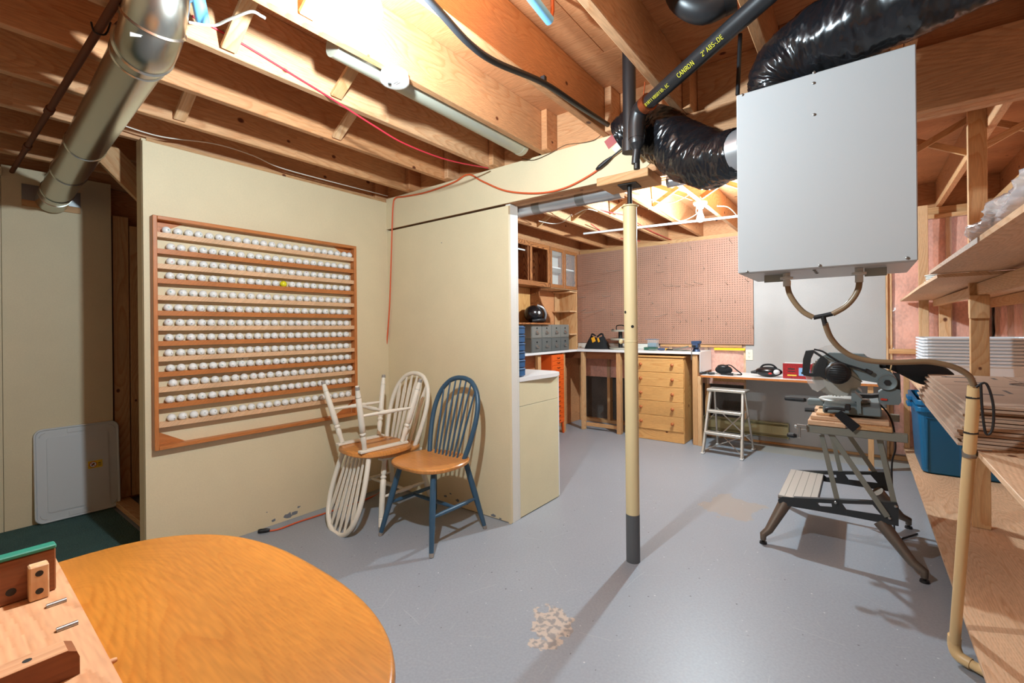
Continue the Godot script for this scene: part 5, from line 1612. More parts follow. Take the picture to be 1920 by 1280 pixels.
	for e in [[1322, 699, 0.6, "short black socket lying on the low bench by the end panel"], [1337, 701, 0.2, "grey-tipped black tool on the low bench by the end panel"], [1372, 702, -0.2, "black handle lying in front of the camera case"]]:
		var q := onz(e[0], e[1], -5.08)
		var d := thing("small_tool", e[3], "tool", Vector3(q.x, by + 0.0145, -5.06), e[2])
		obj("grip", MB.new().tube([Vector3(-0.05, 0, 0), Vector3(-0.03, 0, 0), Vector3(0.02, 0, 0)], [0.009, 0.014, 0.012], 8), mats.black_plastic, d)
		obj("tip", MB.new().tube([Vector3(0.0205, 0, 0), Vector3(0.055, 0, 0)], [0.008, 0.006], 8), mats.leg_metal, d)
	p = onz(1440, 707, -5.10)
	var g := thing("power_tool_bag", "shiny black soft tool pouch on the low bench beside the red box", "pouch", Vector3(p.x, by, -5.14))
	obj("pouch", MB.new().ball(Vector3(0, 0.05, 0), Vector3(0.12, 0.05, 0.07), 20, 12), mats.black_film, g)
	obj("carry_loop", MB.new().tube(spline([Vector3(-0.07, 0.085, 0), Vector3(-0.04, 0.115, 0), Vector3(0.03, 0.118, 0), Vector3(0.07, 0.085, 0)], 4), 0.009, 8), mats.black_cloth, g)
	obj("spout", MB.new().tube([Vector3(-0.10, 0.045, 0.01), Vector3(-0.155, 0.038, 0.02)], [0.022, 0.010], 8), mats.black_plastic, g)
	obj("stripe", MB.new().ball(Vector3(0.07, 0.052, 0.04), Vector3(0.035, 0.025, 0.028), 12, 8), mats.lid_grey, g)
	obj("badge", MB.new().ball(Vector3(0.02, 0.04, 0.062), Vector3(0.02, 0.012, 0.008), 10, 6), mats.sign_red, g)
	p = onz(1466, 714, -5.06)
	var q2 := onz(1516, 680, -5.06)
	var rb := thing("red_tool_box", "dark red cardboard product box with a picture on the low bench", "box", Vector3((p.x + q2.x) * 0.5 + 0.02, by, -5.13))
	obj("carton", MB.new().box(Vector3(0, 0.072, 0), Vector3(0.24, 0.142, 0.14), Basis(), 0.002), mats.box_red, rb)
	obj("picture_panel", MB.new().box(Vector3(0.055, 0.068, 0.0705), Vector3(0.09, 0.075, 0.001), Basis(), 0.0), mats.box_picture, rb)
	obj("picture_tool", MB.new().box(Vector3(0.055, 0.06, 0.0713), Vector3(0.05, 0.02, 0.0006), Basis(Vector3.BACK, 0.2), 0.0).box(Vector3(0.065, 0.075, 0.0713), Vector3(0.02, 0.03, 0.0006), Basis(Vector3.BACK, 0.3), 0.0), mats.slot_dark, rb)
	obj("name_panel", MB.new().box(Vector3(-0.05, 0.092, 0.0705), Vector3(0.055, 0.012, 0.001), Basis(), 0.0).box(Vector3(-0.05, 0.068, 0.0705), Vector3(0.06, 0.008, 0.001), Basis(), 0.0), mats.slot_dark, rb)
	obj("gold_panel", MB.new().box(Vector3(-0.045, 0.032, 0.0705), Vector3(0.075, 0.012, 0.001), Basis(), 0.0), mats.box_gold, rb)
	obj("open_top", MB.new().box(Vector3(0, 0.1445, 0), Vector3(0.225, 0.002, 0.125), Basis(), 0.0), mats.lid_grey, rb)

func step_stool() -> void:
	var t := thing("step_stool", "folding aluminium step stool with three treads by the low bench", "step stool", Vector3(-1.055, 0, -4.92), -0.06)
	var m: Material = mats.aluminium
	var top := 0.628
	for s in [-1, 1]:
		var a := Vector3(0.178 * s, 0, 0.215)
		var b := Vector3(0.150 * s, top - 0.025, 0.045)
		obj("front_rail", MB.new().bar(a, b, 0.022, 0.042, Vector3.BACK, 0.003), m, t)
		obj("rear_leg", MB.new().bar(Vector3(0.172 * s, 0, -0.235), Vector3(0.142 * s, top - 0.03, -0.055), 0.016, 0.022, Vector3.BACK, 0.003), m, t)
		obj("spreader", MB.new().bar(Vector3(0.160 * s, 0.30, 0.13), Vector3(0.158 * s, 0.36, -0.125), 0.004, 0.014, Vector3.UP, 0.001), m, t)
		for q in [a, Vector3(0.172 * s, 0, -0.235)]:
			obj("foot", MB.new().box(q + Vector3(0, 0.008, 0), Vector3(0.03, 0.015, 0.05), Basis(), 0.003), mats.lid_grey, t)
	obj("top_tread", MB.new().box(Vector3(0, top - 0.012, 0.0), Vector3(0.36, 0.026, 0.17), Basis(), 0.006), m, t)
	obj("tread", MB.new().box(Vector3(0, 0.41, 0.098), Vector3(0.312, 0.026, 0.085), Basis(), 0.004), m, t)
	obj("tread", MB.new().box(Vector3(0, 0.205, 0.155), Vector3(0.332, 0.026, 0.085), Basis(), 0.004), m, t)
	obj("cross_brace", MB.new().bar(Vector3(-0.168, 0.08, -0.21), Vector3(0.152, 0.42, -0.11), 0.003, 0.012, Vector3.UP, 0.001), m, t)
	obj("cross_brace", MB.new().bar(Vector3(0.168, 0.08, -0.214), Vector3(-0.152, 0.42, -0.114), 0.003, 0.012, Vector3.UP, 0.001), m, t)
	obj("cross_brace", MB.new().bar(Vector3(-0.165, 0.04, 0.19), Vector3(0.16, 0.17, -0.17), 0.003, 0.010, Vector3.UP, 0.001), m, t)
	obj("cross_brace", MB.new().bar(Vector3(0.165, 0.04, 0.186), Vector3(-0.16, 0.17, -0.174), 0.003, 0.010, Vector3.UP, 0.001), m, t)

func workshop_ceiling() -> void:
	var a := ony(1190, 427, 2.27)
	var b := ony(1385, 405, 2.27)
	var d := (b - a).normalized()
	tag(obj("white_conduit", MB.new().tube([a - d * 0.55, a, b, b + d * 0.5], 0.011, 12), mats.white_gloss), "long white conduit under the joists beside the far bulb", "conduit")
	var t := thing("foil_duct", "foil-taped round duct along the far side of the beam", "duct")
	obj("pipe", MB.new().tube([Vector3(-2.6, 2.045, -2.49), Vector3(-1.09, 2.045, -2.49)], 0.045, 24), mats.tape_silver, t)
	for i in 9:
		var x := -2.5 + i * 0.16
		obj("tape_band", MB.new().tube([Vector3(x, 2.045, -2.49), Vector3(x + 0.06, 2.045, -2.49)], 0.0463, 24, false), mats.galvanised_dull if i % 2 else mats.tape_silver, t)
	tag(obj("foil_duct_end", MB.new().tube([Vector3(-0.82, 2.03, -2.47), Vector3(-0.45, 2.03, -2.47)], 0.03, 20), mats.tape_silver), "short foil-wrapped duct beside the wood pad of the post", "duct")
	var w := []
	for e in [[960, 405], [1000, 400], [1050, 392], [1090, 380], [1130, 366]]:
		w.append(ony(e[0], e[1], 2.25))
	cable("black_cable", "thick black cable sagging below the workshop joists", w, 0.009, mats.black_pipe)
	var k := 0
	for c in [[[1075, 378], [1105, 388], [1140, 397], [1170, 403]], [[1108, 420], [1135, 438], [1160, 446], [1200, 452]], [[1195, 418], [1225, 435], [1265, 452]]]:
		w = []
		for e in c:
			w.append(ony(e[0], e[1], 2.31))
		cable("red_cable", ["red cable along a workshop joist above the conduit", "red cable sagging under the workshop joist near the hutch", "red cable under the joist beyond the white conduit"][k], w, 0.0042, mats.red_cable)
		k += 1
	k = 0
	for c in [[[1215, 372], [1240, 380], [1265, 378], [1290, 366]], [[1238, 382], [1255, 400], [1275, 414], [1300, 405], [1312, 394]], [[1010, 414], [1035, 419], [1055, 416], [1072, 402]], [[1078, 402], [1100, 392], [1120, 396]], [[1112, 372], [1145, 375], [1170, 370]], [[1345, 386], [1365, 388], [1380, 402], [1385, 412]]]:
		w = []
		for e in c:
			w.append(ony(e[0], e[1], 2.285))
		cable("white_cable", ["white cable looping between joists to the far bulb", "white cable hanging in a loop beside the far bulb", "white cable drooping under the joist above the hutch", "white cable across the bay above the pegboard corner", "white cable behind the top of the jack post", "white cable curling down beside the ventilator box"][k], w, 0.004, mats.white_cable)
		k += 1

# ---------------------------------------------------------------- ventilator, shelves, saw
func flex_duct(pts: Array, rad: Array, seed_: int, amp := 0.007) -> MB:
	# black plastic sleeve with creases round it
	var c := spline(pts, 22)
	var m := c.size()
	var nz := noise(1.0, seed_, 3)
	var x := Vector3.UP
	var rows := []
	var acc := 0.0
	for i in m:
		var t: Vector3 = (c[mini(i + 1, m - 1)] - c[maxi(i - 1, 0)]).normalized()
		x = (x - t * x.dot(t)).normalized()
		if absf(t.dot(Vector3.UP)) > 0.99 and i == 0:
			x = Vector3.RIGHT
		var y := t.cross(x)
		if i > 0:
			acc += c[i].distance_to(c[i - 1])
		var f := float(i) / (m - 1) * (rad.size() - 1)
		var r := lerpf(rad[int(f)], rad[mini(int(f) + 1, rad.size() - 1)], f - int(f))
		var row := []
		for k in 56:
			var a := -TAU * k / 56
			var w := nz.get_noise_3d(cos(a) * 1.1 + acc * 3.0, sin(a) * 1.1, acc * 48.0 + a * 0.0)
			var fold := 1.0 - absf(w) * 2.6
			var big := nz.get_noise_3d(cos(a) * 0.7 + 20.0, sin(a) * 0.7, acc * 7.0) * 2.0
			var rr := r + amp * fold * (0.6 + 0.5 * nz.get_noise_2d(acc * 9.0, a)) + amp * 0.9 * big
			row.append(c[i] + (x * cos(a) + y * sin(a)) * rr)
		rows.append(row)
	return MB.new().skin(rows, true)

func ventilator() -> void:
	var a := Vector3(-0.326, 1.427, -2.05)
	var b := Vector3(0.128, 2.030, -1.690)
	var t := thing("ventilator_box", "white metal air exchanger box hanging under the joists with two black ducts", "ventilator")
	obj("cabinet", span(a, Vector3(b.x, b.y, b.z - 0.0205), 0.002), mats.enamel_white, t)
	obj("front_panel", span(Vector3(a.x - 0.001, a.y + 0.001, b.z - 0.020), Vector3(b.x + 0.001, b.y - 0.001, b.z), 0.0025), mats.enamel_white, t)
	for e in [[1392, 178], [1526.5, 136], [1525.5, 156], [1526.5, 215], [1401, 509.5], [1537, 497.5], [1701, 483.5]]:
		var p := onz(e[0], e[1], b.z)
		obj("screw", MB.new().lathe([Vector2(0.0042, 0.0), Vector2(0.0042, 0.002), Vector2(0.002, 0.0035), Vector2(0, 0.0035)], 10, Transform3D(Basis(Vector3.RIGHT, PI / 2), Vector3(p.x, p.y, b.z + 0.0001))), mats.screw_zinc, t)
	for s in [-1, 1]:
		obj("hanger_strap", span(Vector3(-0.10 + 0.16 * s - 0.012, b.y + 0.0005, -2.02), Vector3(-0.10 + 0.16 * s + 0.012, JB - 0.001, -2.018), 0.0), mats.steel, t)
	# underside: spigots and latch plates
	for e in [[1475, -0.196], [1611, -0.002]]:
		obj("drain_spigot", MB.new().lathe([Vector2(0.011, 0), Vector2(0.011, -0.012), Vector2(0.019, -0.013), Vector2(0.019, -0.020), Vector2(0.0105, -0.021), Vector2(0.0105, -0.044)], 16, Transform3D(Basis(), Vector3(e[1], a.y - 0.0005, -1.78))), mats.lid_grey, t)
	for e in [[1433, 1468], [1621, 1663]]:
		var p := ony(e[0], 520, a.y - 0.02)
		var x0 := onz(e[0], 520, -1.80).x
		var x1 := onz(e[1], 515, -1.80).x
		obj("latch_plate", span(Vector3(x0, a.y - 0.026, -1.801), Vector3(x1, a.y - 0.0005, -1.799), 0.0008), mats.galvanised_dull, t)
	for k in 3:
		obj("screw", MB.new().ball(Vector3(-0.115, a.y - 0.001, -1.74 - 0.05 * k), Vector3(0.005, 0.003, 0.005), 8, 6), mats.screw_zinc, t)
	obj("blue_collar", MB.new().lathe([Vector2(0.085, 0), Vector2(0.085, 0.035), Vector2(0.080, 0.035), Vector2(0.080, 0)], 32, Transform3D(Basis(), Vector3(-0.215, b.y + 0.0005, -1.83))), mats.blue_film, t)
	# ducts
	var d := thing("flexible_duct", "black plastic-sleeved flexible duct lying over the ventilator box", "duct")
	obj("sleeve", flex_duct([Vector3(-0.225, 2.062, -1.83), Vector3(-0.205, 2.115, -1.81), Vector3(-0.12, 2.155, -1.775), Vector3(0.06, 2.158, -1.70), Vector3(0.26, 2.168, -1.62), Vector3(0.52, 2.170, -1.54), Vector3(0.86, 2.168, -1.48)], [0.090, 0.098, 0.106, 0.112, 0.114, 0.114, 0.112], 5), mats.black_film, d)
	d = thing("flexible_duct", "black plastic-sleeved flexible duct bending from the ventilator side to the joists", "duct")
	obj("sleeve", flex_duct([Vector3(-0.352, 1.925, -1.93), Vector3(-0.42, 1.930, -1.99), Vector3(-0.52, 1.968, -2.07), Vector3(-0.64, 2.06, -2.14), Vector3(-0.765, 2.175, -2.165), Vector3(-0.87, 2.225, -2.165), Vector3(-0.95, 2.195, -2.17)], [0.078, 0.095, 0.118, 0.125, 0.118, 0.10, 0.088], 9, 0.008), mats.black_film, d)
	obj("taped_end", MB.new().tube([Vector3(-0.327, 1.925, -1.925), Vector3(-0.372, 1.925, -1.945)], [0.080, 0.084], 28), mats.tape_silver, d)

func drain_hose() -> void:
	var t := thing("drain_hose", "clear brown-stained drain hose with a black tee below the ventilator", "hose")
	var z := -1.785
	var q := func(x: float, y: float, zz: float) -> Vector3: return onz(1380.0 + x / 4.922, 460.0 + y / 4.922, zz)
	var l := [Vector3(-0.196, 1.400, -1.78)]
	for e in [[475, 360], [492, 440], [545, 530], [620, 612], [712, 664]]:
		l.append(q.call(e[0], e[1], z))
	obj("left_branch", MB.new().tube(spline(l, 6), 0.0085, 12), mats.hose, t)
	l = [Vector3(-0.002, 1.400, -1.78)]
	for e in [[1138, 320], [1128, 400], [1080, 490], [1000, 570], [890, 632]]:
		l.append(q.call(e[0], e[1], z))
	obj("right_branch", MB.new().tube(spline(l, 6), 0.0085, 12), mats.hose, t)
	obj("tee", MB.new().tube([q.call(715, 666, z), q.call(800, 650, z), q.call(892, 630, z)], 0.0072, 12).tube([q.call(802, 650, z), q.call(824, 735, z)], 0.0072, 12), mats.black_plastic, t)
	for e in [[[455, 348], [492, 348]], [[1112, 300], [1160, 300]]]:
		var c: Vector3 = q.call((e[0][0] + e[1][0]) * 0.5, e[0][1], z)
		obj("hose_clamp", MB.new().tube([c + Vector3(0, 0.008, 0), c - Vector3(0, 0.008, 0)], 0.0105, 14), mats.pvc, t)
	l = []
	var k := 0
	for e in [[822, 715], [842, 780], [880, 860], [960, 950], [1080, 1025], [1250, 1066], [1450, 1078], [1620, 1074], [1772, 1072]]:
		l.append(q.call(e[0], e[1], z - 0.012 * k))
		k += 1
	for e in [[1775, 684], [1800, 693], [1818, 706], [1826, 722]]:
		l.append(onz(e[0], e[1], z - 0.012 * k))
		k += 1
	obj("main_hose", MB.new().tube(spline(l, 6), 0.0085, 12), mats.hose, t)
	# the stand pipe it ends in
	var top := onz(1827, 722, z - 0.012 * k)
	var base := Vector3(0.268, 0.062, -2.335)
	var p := thing("stand_pipe", "tan plastic stand pipe strapped to the shelf edge, elbow at the floor", "pipe")
	top = Vector3(top.x, 1.062, top.z)
	obj("pipe", MB.new().tube([base, base.lerp(top, 0.5), top], 0.0160, 20), mats.pvc, p)
	obj("elbow", MB.new().tube(spline([base + Vector3(0, 0.035, 0.004), base + Vector3(0, -0.005, 0), base + Vector3(0.010, -0.030, 0.012), base + Vector3(0.040, -0.036, 0.03)], 5), 0.0195, 20), mats.pvc, p)
	obj("floor_pipe", MB.new().tube([base + Vector3(0.035, -0.036, 0.026), base + Vector3(0.25, -0.036, 0.20)], 0.0160, 20), mats.pvc, p)
	var f := (0.84 - base.y) / (top.y - base.y)
	var c := base.lerp(top, f)
	obj("metal_strap", MB.new().tube([c - Vector3(0, 0.012, 0), c + Vector3(0, 0.012, 0)], 0.0172, 20, false).box(c + Vector3(0.030, 0.002, -0.016), Vector3(0.05, 0.024, 0.002), Basis(Vector3.UP, 0.3), 0.0), mats.steel, p)
	for h in [0.07, 0.30]:
		var g := top.lerp(base, h * 0.5)
		obj("cable_tie", MB.new().tube([g - Vector3(0, 0.003, 0), g + Vector3(0, 0.003, 0)], 0.0178, 16, false), mats.black_plastic, p)
	obj("cord_loop", MB.new().tube(spline([top + Vector3(0.0, 0.0, 0.022), top + Vector3(0.022, 0.012, 0.02), top + Vector3(0.036, -0.05, 0.02), top + Vector3(0.034, -0.12, 0.02), top + Vector3(0.02, -0.135, 0.02), top + Vector3(0.012, -0.06, 0.026), top + Vector3(0.010, 0.01, 0.026)], 5), 0.0035, 6), mats.black_plastic, p)

func tub(w: float, d: float, h: float, taper: float, lip: float, th: float, ribs := 0) -> MB:
	# open tapered tub standing on y = 0, centred in x and z
	var rows := []
	var ring := func(ww: float, dd: float, y: float, r: float) -> Array:
		var out := []
		for p in rounded_rect(ww, dd, r, 4):
			out.append(Vector3(p.x, y, p.y))
		return out
	for e in [[w - taper * 2 - 0.03, d - taper * 2 - 0.03, 0.0], [w - taper * 2, d - taper * 2, 0.012], [w, d, h - lip], [w + 0.03, d + 0.03, h - lip + 0.001], [w + 0.032, d + 0.032, h - 0.003], [w + 0.03, d + 0.03, h], [w - th * 2, d - th * 2, h - 0.001], [w - taper * 2 - th * 2, d - taper * 2 - th * 2, 0.014], [0.02, 0.02, 0.013]]:
		rows.append(ring.call(e[0], e[1], e[2], minf(0.05, e[0] * 0.3)))
	var m := MB.new()
	# flat shading between the levels
	for i in rows.size() - 1:
		var n: int = rows[i].size()
		for j in n:
			var k := (j + 1) % n
			var p := [rows[i][j], rows[i][k], rows[i + 1][k], rows[i + 1][j]]
			var nn: Vector3 = (p[2] - p[0]).cross(p[1] - p[3])
			if nn.length() < 1e-9:
				continue
			nn = nn.normalized()
			var mid: Vector3 = (p[0] + p[2]) * 0.5
			var out := Vector3(mid.x, 0, mid.z).normalized()
			var want := out if i < 6 else -out
			if i == 2: want = Vector3.DOWN
			if i == 5: want = Vector3.UP
			if i == 7: want = Vector3.UP
			if i == 0: want = Vector3.DOWN
			if nn.dot(want) < 0.0:
				nn = -nn
			m.flat(p, nn)
	var bt: Array = rows[0]
	for j in bt.size():
		m.tri(Vector3.ZERO, bt[j], bt[(j + 1) % bt.size()], Vector3.DOWN, Vector3.DOWN, Vector3.DOWN)
	return m

func shelves() -> void:
	var t := thing("storage_shelf", "long plywood storage shelves on stud posts against the insulated wall", "shelf")
	var xf := 0.302
	var xb := 0.872
	obj("low_shelf", span(Vector3(xf, 0.131, -5.46), Vector3(xb, 0.149, 0.30), 0.0015, 2), mats.shelf_ply, t)
	for z in [-5.2, -3.9, -2.9, -1.0]:
		obj("sleeper", span(Vector3(xf + 0.10, 0.0, z), Vector3(xb, 0.1305, z + 0.038), 0.002, 0), mats.stud_wood_1, t)
	obj("middle_shelf", span(Vector3(xf - 0.012, 0.832, -5.46), Vector3(xb, 0.850, 0.30), 0.0015, 2), mats.shelf_ply, t)
	# top shelf: sheets that overlap and sag
	var zs := [-5.46, -4.6, -3.7, -2.93]
	for part in 2:
		var st: Array = [[-5.46, 1.462], [-4.6, 1.466], [-3.7, 1.474], [-2.93, 1.470]] if part == 0 else [[-2.96, 1.4895], [-2.3, 1.484], [-1.75, 1.478], [-1.2, 1.474], [0.3, 1.474]]
		var poly := PackedVector2Array()
		for e in st:
			poly.append(Vector2(e[0], e[1]))
		for k in range(st.size() - 1, -1, -1):
			poly.append(Vector2(st[k][0], st[k][1] + 0.016))
		var x0: float = xf - 0.012 if part == 0 else xf - 0.038
		obj("top_shelf", MB.new().prism(poly, x0, xb, Transform3D(Basis(Vector3(0, 0, 1), Vector3(0, 1, 0), Vector3(1, 0, 0)), Vector3.ZERO), true), mats.shelf_ply, t)
	# posts and bearers
	obj("post", span(Vector3(0.475, 0.150, -3.52), Vector3(0.548, 1.30, -3.482), 0.002, 1), mats.stud_wood_1, t)
	obj("post", span(Vector3(0.468, 1.28, -3.4815), Vector3(0.545, 1.405, -3.4435), 0.002, 1), mats.stud_wood_0, t)
	obj("post", span(Vector3(0.472, 1.301, -3.52), Vector3(0.546, 2.42, -3.482), 0.002, 1), mats.stud_wood_1, t)
	obj("post", span(Vector3(0.41, 0.150, -5.40), Vector3(0.475, 2.29, -5.362), 0.002, 1), mats.stud_wood_2, t)
	obj("post", span(Vector3(0.53, 0.850, -5.30), Vector3(0.605, 1.46, -5.262), 0.002, 1), mats.stud_wood_2, t)
	obj("post", span(Vector3(0.306, 0.150, -5.44), Vector3(0.344, 0.8315, -5.38), 0.002, 1), mats.stud_wood_1, t)
	obj("post", span(Vector3(0.475, 0.150, -0.9), Vector3(0.548, 2.29, -0.862), 0.002, 1), mats.stud_wood_1, t)
	obj("bearer", span(Vector3(0.50, 1.406, -5.35), Vector3(0.538, 1.461, -3.5205), 0.002, 2), mats.stud_wood_0, t)
	obj("bearer", span(Vector3(0.50, 1.4055, -3.4815), Vector3(0.538, 1.469, 0.25), 0.002, 2), mats.stud_wood_0, t)
	obj("bearer", span(Vector3(0.50, 0.76, -5.35), Vector3(0.538, 0.8315, -3.53), 0.002, 2), mats.stud_wood_1, t)
	obj("bearer", span(Vector3(0.50, 0.76, -3.47), Vector3(0.538, 0.8315, 0.25), 0.002, 2), mats.stud_wood_1, t)
	obj("wall_ledger", span(Vector3(0.850, 1.385, -5.45), Vector3(0.871, 1.4615, 0.25), 0.002, 2), mats.stud_wood_1, t)
	# nested blue totes on the low shelf
	for k in 2:
		var b := thing("blue_tote", ["blue plastic tote on the low shelf, lower of two nested", "blue plastic tote nested inside the lower one on the low shelf"][k], "tote", Vector3(0.585, 0.150 + 0.050 * k, -4.87), 0, "nested blue totes")
		obj("tub", tub(0.50, 0.70, 0.49, 0.022, 0.035, 0.002), mats.tote_blue, b)
		if k == 0:
			for x in [-0.20, -0.02, 0.10]:
				obj("rib", MB.new().bar(Vector3(x, 0.03, 0.331), Vector3(x, 0.40, 0.3475), 0.012, 0.006, Vector3.BACK, 0.002), mats.tote_blue, b)
			obj("rib", MB.new().box(Vector3(0.0, 0.415, 0.350), Vector3(0.42, 0.008, 0.006), Basis(), 0.002), mats.tote_blue, b)
		for s in [-1, 1]:
			obj("grip", MB.new().box(Vector3(0.278 * s, 0.468, 0), Vector3(0.03, 0.03, 0.16), Basis(), 0.004), mats.tote_blue, b)
	# stack of clear bins
	var bin := tub(0.52, 0.40, 0.150, 0.022, 0.012, 0.0015).mesh()
	for k in 9:
		var b := thing("clear_bin", "cloudy clear plastic bin, %s from the top of its nested stack" % ORD[8 - k], "bin", Vector3(0.585, 0.851 + 0.0205 * k, -4.13), rng.randf_range(-0.006, 0.006), "nested clear bins")
		obj("tub", bin, mats.tote_clear, b)
	# flattened boxes
	var y := 0.851
	for k in 6:
		var up := k >= 3
		var x0 := 0.262 + (0.010 if up else -0.018) + rng.randf_range(-0.008, 0.008)
		var z0 := -2.095 + (-0.05 if up else 0.0) + rng.randf_range(-0.012, 0.012)
		var z1 := -3.40 + (0.0 if up else 0.06) + rng.randf_range(-0.01, 0.01)
		var lab: String = ["flattened cardboard box, bottom of the pile on the middle shelf", "flattened cardboard box, second from the bottom of the pile", "flattened cardboard box, third from the bottom of the pile", "flattened cardboard box, third from the top of the pile", "flattened cardboard box, second from the top of the pile", "printed flattened cardboard box, topmost of the pile by the stand pipe"][k]
		var b := thing("flattened_box", lab, "cardboard box", Vector3(0, y, 0), 0, "flattened boxes on the middle shelf")
		obj("lower_sheet", span(Vector3(x0, 0.0, z1), Vector3(0.84, 0.0085, z0), 0.001), mats.card, b)
		obj("upper_sheet", span(Vector3(x0 + 0.012, 0.0115, z1 + 0.02), Vector3(0.83, 0.0205, z0 - 0.004), 0.001), mats.card, b)
		obj("inner_flute", span(Vector3(x0 + 0.02, 0.0086, z1 + 0.03), Vector3(0.82, 0.0114, z0 - 0.012), 0.0), mats.card_edge, b)
		if k % 2 == 0 or k == 5:
			obj("orange_end", span(Vector3(0.43 + 0.02 * k, 0.001, z0 + 0.0002), Vector3(0.80, 0.0085, z0 + 0.0012), 0.0), mats.card_orange, b)
		y += 0.0217
		if k == 5:
			var ty := 0.0207
			for e in [[0.40, -3.22, 0.11, 0.05], [0.34, -3.22, 0.02, 0.05], [0.52, -3.22, 0.015, 0.09], [0.40, -2.98, 0.10, 0.03], [0.46, -2.62, 0.012, 0.12], [0.56, -2.5, 0.10, 0.03], [0.62, -3.1, 0.14, 0.02], [0.66, -2.85, 0.012, 0.15], [0.40, -2.5, 0.06, 0.035]]:
				obj("print_mark", MB.new().box(Vector3(e[0], ty, e[1]), Vector3(e[2], 0.0003, e[3]), Basis(), 0.0), mats.card_ink, b)
			var oval := []
			for q in 28:
				oval.append(Vector3(0.60 + 0.075 * cos(TAU * q / 28), ty, -2.95 + 0.05 * sin(TAU * q / 28)))
			obj("print_ring", MB.new().tube(oval, 0.0035, 5, false, true), mats.card_ink, b)
			obj("flap_crease", span(Vector3(x0 + 0.012, ty - 0.0002, -2.82), Vector3(0.83, ty + 0.0001, -2.816), 0.0), mats.card_edge, b)
			obj("flap_crease", span(Vector3(x0 + 0.30, ty - 0.0002, -3.38), Vector3(x0 + 0.304, ty + 0.0001, -2.16), 0.0), mats.card_edge, b)
	# bubble wrap on the top shelf
	var nz := noise(1.0, 61, 3)
	var rows := []
	for i in 90:
		var z := lerpf(-2.30, -1.02, i / 89.0)
		var r := []
		for k in 30:
			var a := TAU * k / 30
			var bub := 0.0028 * maxf(0.0, sin(i * 1.57) * sin(k * 1.6 + (i / 2) * 0.8))
			var wob := 1.0 + 0.28 * nz.get_noise_3d(z * 4.0, cos(a), sin(a))
			var e := sqrt(maxf(0.0, 1.0 - pow(absf(i / 44.5 - 1.0), 6.0)))
			r.append(Vector3(0.425 + (0.15 * wob * e + bub) * cos(a), 1.500 + 0.045 * e + 0.05 * (i / 89.0) * 0.3 + (0.042 * wob * e + bub) * sin(a), z))
		rows.append(r)
	var bw := thing("bubble_wrap", "crumpled roll of clear bubble wrap on the top shelf edge", "bubble wrap")
	obj("wrap", MB.new().skin(rows, true), mats.bubble_film, bw)
	var inner := []
	for i in 20:
		var z := lerpf(-2.24, -1.08, i / 19.0)
		var r := []
		for k in 16:
			var a := TAU * k / 16
			var e := sqrt(maxf(0.0, 1.0 - pow(absf(i / 9.5 - 1.0), 6.0)))
			r.append(Vector3(0.43 + 0.11 * e * cos(a), 1.512 + 0.024 * e + 0.014 * i / 19.0 + 0.018 * e * sin(a), z))
		inner.append(r)
	obj("core_sheets", MB.new().skin(inner, true), mats.white_gloss, bw)
	# white plates at the far end of the top shelf
	for k in 6:
		var pl := obj("plastic_plate", MB.new().lathe([Vector2(0, 0.001), Vector2(0.075, 0.001), Vector2(0.105, 0.009), Vector2(0.105, 0.012), Vector2(0.075, 0.004), Vector2(0, 0.004)], 28), mats.white_gloss)
		pl.position = Vector3(0.425 + rng.randf_range(-0.006, 0.006), 1.491 + 0.0095 * k, -3.78)
		tag(pl, "white plastic plate, %s from the top of its stack on the top shelf" % ORD[5 - k], "plate", "white plates on the top shelf")

func pxpoly(pts: Array, z: float) -> PackedVector2Array:
	var out := PackedVector2Array()
	for e in pts:
		out.append(xy(e[0], e[1], z))
	return out

